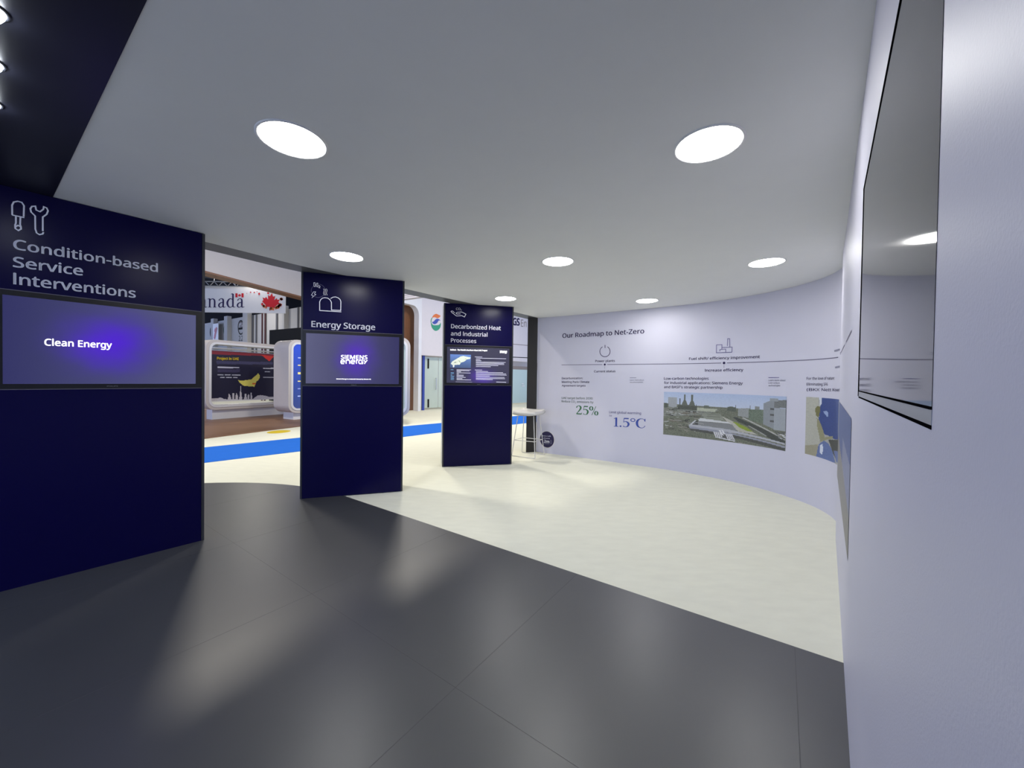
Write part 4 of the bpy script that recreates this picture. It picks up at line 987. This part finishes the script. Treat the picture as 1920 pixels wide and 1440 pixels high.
# glass entrance under the logo wall
D = Plane(CO+dirk(48)*.25-np.array([dirk(48)[1], -dirk(48)[0]])*.25, CO+dirk(48)*11)
mk('blue_jamb', *rect(D, .0, .13, 0, gz, -.06, 0), M_LBLUE, t)
dz = gz
al, _ = D.px(794.5, 720); ar, _ = D.px(822, 720); ae, _ = D.px(829, 720)
mk('door_leaf', *rect(D, al, ar, .1, gz-.05, -.05, -.035), M_DOORG, t)
mk('side_glazing', *rect(D, ar+.03, ae+.9, .1, gz-.05, -.05, -.035), M_DOORG, t)
for y0, y1 in ((672.5, 691), (748.5, 764)):
    a, zA = D.px(803.5, y0); _, zB = D.px(803.5, y1); mk('door_hinge', *rect(D, a-.035, a+.035, zB, zA, -.03, .0), M_BLACK, t)
a, zA = D.px(817, 709); _, zB = D.px(817, 730)
mk('door_handle', *tube([D.at(a, zA, 0), D.at(a, zA, .06), D.at(a, zB, .06), D.at(a, zB, 0)], .018, 6), M_METAL, t)
mk('rear_wall', *rect(D, 0, 11, 0, gz+.3, -2.2, -2.1), M_WHITEM, t)
GL = Plane(CO+dirk(48)*5.2-np.array([dirk(48)[1], -dirk(48)[0]])*-.02, CO+dirk(48)*11)
_, fz = GL.px(975, 693); 
mk('frosted_glazing', *rect(GL, 0, 5.5, .12, fz, -.05, -.03), M_FROST, t)
mk('clear_glazing', *rect(GL, 0, 5.5, fz, gz-.3, -.05, -.03), M_GREY, t)
bars(GL, [(978, 719.5, 982, 720, 1.6), (978, 723.6, 983.5, 723.8, 1.6)], M_WHITE, t, 'glass_sticker', .002)
# pale timber floor in front of the pavilion
fp = [tuple(onz(*q, 0)[:2]) for q in ((700, 794), (757, 790.5), (830, 784), (1000, 776), (1040, 764), (789, 768), (700, 776))]

# yellow floor sticker on the aisle
c = onz(523, 809.6, 0); n_ = 24
o = mk('floor_sticker', *prism([(c[0]+.28*math.cos(i*2*math.pi/n_), c[1]+.34*math.sin(i*2*math.pi/n_)) for i in range(n_)], .0005, .003), M_YELLOW)
tag(o, 'yellow round sticker on the cream floor beyond the blue runner', 'sticker')

# ================================================================== hanging banner, truss and the far hall
BN = Plane(at_depth(330, 560, 24)[:2], at_depth(535, 560, 24)[:2])
_, bz1 = BN.px(440, 537.8); _, bz0 = BN.px(440, 586.2); 
t = thing('hanging_banner', 'white hanging banner reading Canada with a red maple leaf', 'banner', (*((BN.A+BN.B)/2), bz0))
mk('banner_cloth', *rect(BN, 0, BN.w, bz0, bz1, -.06, 0), M_WHITE, t)
for x in (345, 440, 520): mk('hanging_cable', *tube([BN.at(BN.px(x, 560)[0], bz1-.05, -.03), BN.at(BN.px(x, 560)[0], 10.48, -.03)], .008, 5), M_METAL, t)
serif(BN, 'Canada', 352, 576.5, 458.5, 576.5, 550.5, M_INK, t, 'lettering', .01)
for x0, x1 in ((441.5, 445.6), (453, 457)):
    bars(BN, [(x0, 553.8, x1, 553.8, 7.6)], M_RED, t, 'flag_bar', .01)
def leaf(cx, cy, s, rot=0):
    P = [(0, -1), (.18, -.62), (.42, -.72), (.34, -.22), (.62, -.5), (.70, -.32), (1, -.38), (.86, -.08), (1, .06), (.52, .46), (.58, .66), (.06, .58), (.06, 1), (-.06, 1), (-.06, .58), (-.58, .66), (-.52, .46), (-1, .06), (-.86, -.08), (-1, -.38), (-.70, -.32), (-.62, -.5), (-.34, -.22), (-.42, -.72), (-.18, -.62)]
    c_, s_ = math.cos(rot), math.sin(rot); return [(cx+s*(x*c_-y*s_), cy+s*(x*s_+y*c_)) for x, y in P]
def leafobj(cx, cy, s, rot, m, name='maple_leaf'):
    L = [BN.px(*q) for q in leaf(cx, cy, s, rot)]; mk(name, [BN.at(a, z, .012) for a, z in L], [list(range(len(L)))], m, t)
leafobj(449.4, 553.8, 3.0, 0, M_RED); leafobj(508, 566, 16.5, .12, M_RED)
for i in range(16):
    q = random.uniform(0, 6.28); leafobj(509+19*math.cos(q), 564+15*math.sin(q) if 564+15*math.sin(q) > 549 else 552, random.uniform(2.2, 4.2), random.uniform(0, 6), random.choice([M_RED, M_ORANGE]))
for x, y, s_ in ((470, 548, 1.6), (477, 548.5, 1.6), (482, 547, 1), (463, 550, .8), (486, 551, 2.6)): leafobj(x, y, s_, random.uniform(0, 6), M_RED)
# truss above the banner
q0 = at_depth(335, 531, 23.6); q1 = at_depth(468, 531, 23.6); q1[2] = q0[2]
t = thing('lighting_truss', 'silver lattice lighting truss above the Canada banner', 'truss', tuple((q0+q1)/2))
for dz_ in (-.14, .14): mk('truss_chord', *tube([q0+[0, 0, dz_], q1+[0, 0, dz_]], .04, 6), M_METAL, t)
for f_ in (.1, .5, .9):
    a = q0+(q1-q0)*f_; mk('hanging_cable', *tube([a+[0, 0, .1], [a[0], a[1], 10.48]], .01, 5), M_METAL, t)
for i in range(16):
    a = q0+(q1-q0)*i/16; b = q0+(q1-q0)*(i+1)/16; s_ = 1 if i % 2 else -1
    mk('truss_brace', *tube([a+[0, 0, -.14*s_], b+[0, 0, .14*s_]], .022, 5), M_METAL, t)

# far hall wall parallel to the short axis of the booth, with pilasters and signs
HW = Plane(at_depth(340, 606, 44.5)[:2]*1.0, at_depth(640, 570, 27.0)[:2])
_, hz1 = HW.px(440, 597)
hw = mk('wall_back', *rect(HW, 0, HW.w, 0, hz1, -.4, 0), M_HALLW, kind='structure')
for x0, x1, dark in ((403, 408, 0), (428, 434, 0), (463, 472, 0), (473, 476, 1), (480.5, 482.5, 1), (499, 500.2, 1), (518.5, 521.5, 1), (537, 541, 0), (558.5, 561, 1)):
    a0, _ = HW.px(x0, 600); a1, _ = HW.px(x1, 600)
    mk('wall_pilaster', *rect(HW, a0, a1, 0, hz1+(.25 if not dark else 0), 0, .35 if not dark else .06), M_HALLB if dark else M_HALLW, hw)
for x in (491.5, 497):
    q = at_depth(x, 640, 24.5)
    tag(mk('riser_pipe', *tube([(q[0], q[1], 0), (q[0], q[1], 6.4)], .05, 8), M_PIPE), 'left of the two dark red riser pipes below the banner' if x < 495 else 'right of the two dark red riser pipes below the banner', 'pipe', 'red riser pipes by the hall wall')
def ell(cx, cy, rx, ry, m, name, label, cat='sign'):
    a, z = HW.px(cx, cy); a1, _ = HW.px(cx+rx, cy); _, z1 = HW.px(cx, cy-ry); V = [HW.at(a+(a1-a)*math.cos(i*2*math.pi/28), z+(z1-z)*math.sin(i*2*math.pi/28), .03) for i in range(28)]
    return tag(mk(name, V, [list(range(28))], m), label, cat)
ell(398, 622.5, 4, 11.5, M_BLACK, 'hall_sign', 'black oval sign on the far hall wall')
ell(423.5, 618.5, 4, 11, M_DKGREEN, 'hall_sign', 'dark green oval sign above the number 2.1')
t = thing('hall_sign', 'outlined oval sign above the number 2.2 on hall wall', 'sign', HW.at(HW.px(452, 614)[0], 3, .03))
strokes(HW, [[(452+5*math.cos(a), 614+12.8*math.sin(a)) for a in np.linspace(0, 6.2832, 28)][:-1]+[(457, 614)]], .10, M_BLACK, t, 'sign_outline', .03)
strokes(HW, [[(448, 616.5), (456, 615.5)]], .2, M_BLACK, t, 'sign_bar', .03)
strokes(HW, [[(449.5, 606), (452, 603), (455, 608), (450, 612), (455, 613)]], .07, M_PIPE, t, 'sign_figure', .03)
text(HW, '2.2', 448.2, 639.2, 455.6, 639, 630, M_BLACK, t, 'sign_number', bold=0, off=.03)
t = thing('hall_number', 'black number 2.1 on the far hall wall', 'sign', HW.at(HW.px(423, 636)[0], 2, .03))
text(HW, '2.1', 420, 642.5, 427, 642, 634, M_BLACK, t, 'sign_number', bold=0, off=.03)
a0, z1 = HW.px(408.6, 608.5); a1, z0 = HW.px(418.5, 642)
t = thing('hall_banner', 'narrow white banner with pink figure on the far hall wall', 'banner', HW.at((a0+a1)/2, z0, .4))
mk('banner_cloth', *rect(HW, a0, a1, z0, z1, .37, .42), M_WHITE, t)
strokes(HW, [[(411.5, 636), (413, 628), (414.5, 622), (416, 615)], [(412, 619), (414.5, 622)]], .35, M_PINK, t, 'banner_figure', .44)
# black header of a neighbouring stand
HB = Plane(at_depth(505, 640, 24.0)[:2], at_depth(600, 640, 21.6)[:2]); _, z1 = HB.px(506, 619); 
t = mk('stand_header', *rect(HB, 0, HB.w, .05, z1, -.4, 0), M_BLACK)
tag(t, 'black box-shaped stand header rising behind the blue-screen kiosk', 'exhibition stand')

# dark hall roof with beams
hr = mk('ceiling_hall', [(-60, -6, 10.5), (22, -6, 10.5), (22, 60, 10.5), (-60, 60, 10.5)], [[3, 2, 1, 0]], M_HALLD, kind='structure')
for k in range(6):
    mk('roof_beam', *box3((-20+k*3, 34-k*2.2, 9.6), (14, 8, 0), (.06, -.1, 0), (0, 0, .12)), M_HALLB, hr)
mk('wall_hall_side', [(-60, 52, 0), (10, 52, 0), (10, 52, 10.5), (-60, 52, 10.5)], [[0, 1, 2, 3]], M_HALLD, kind='structure')
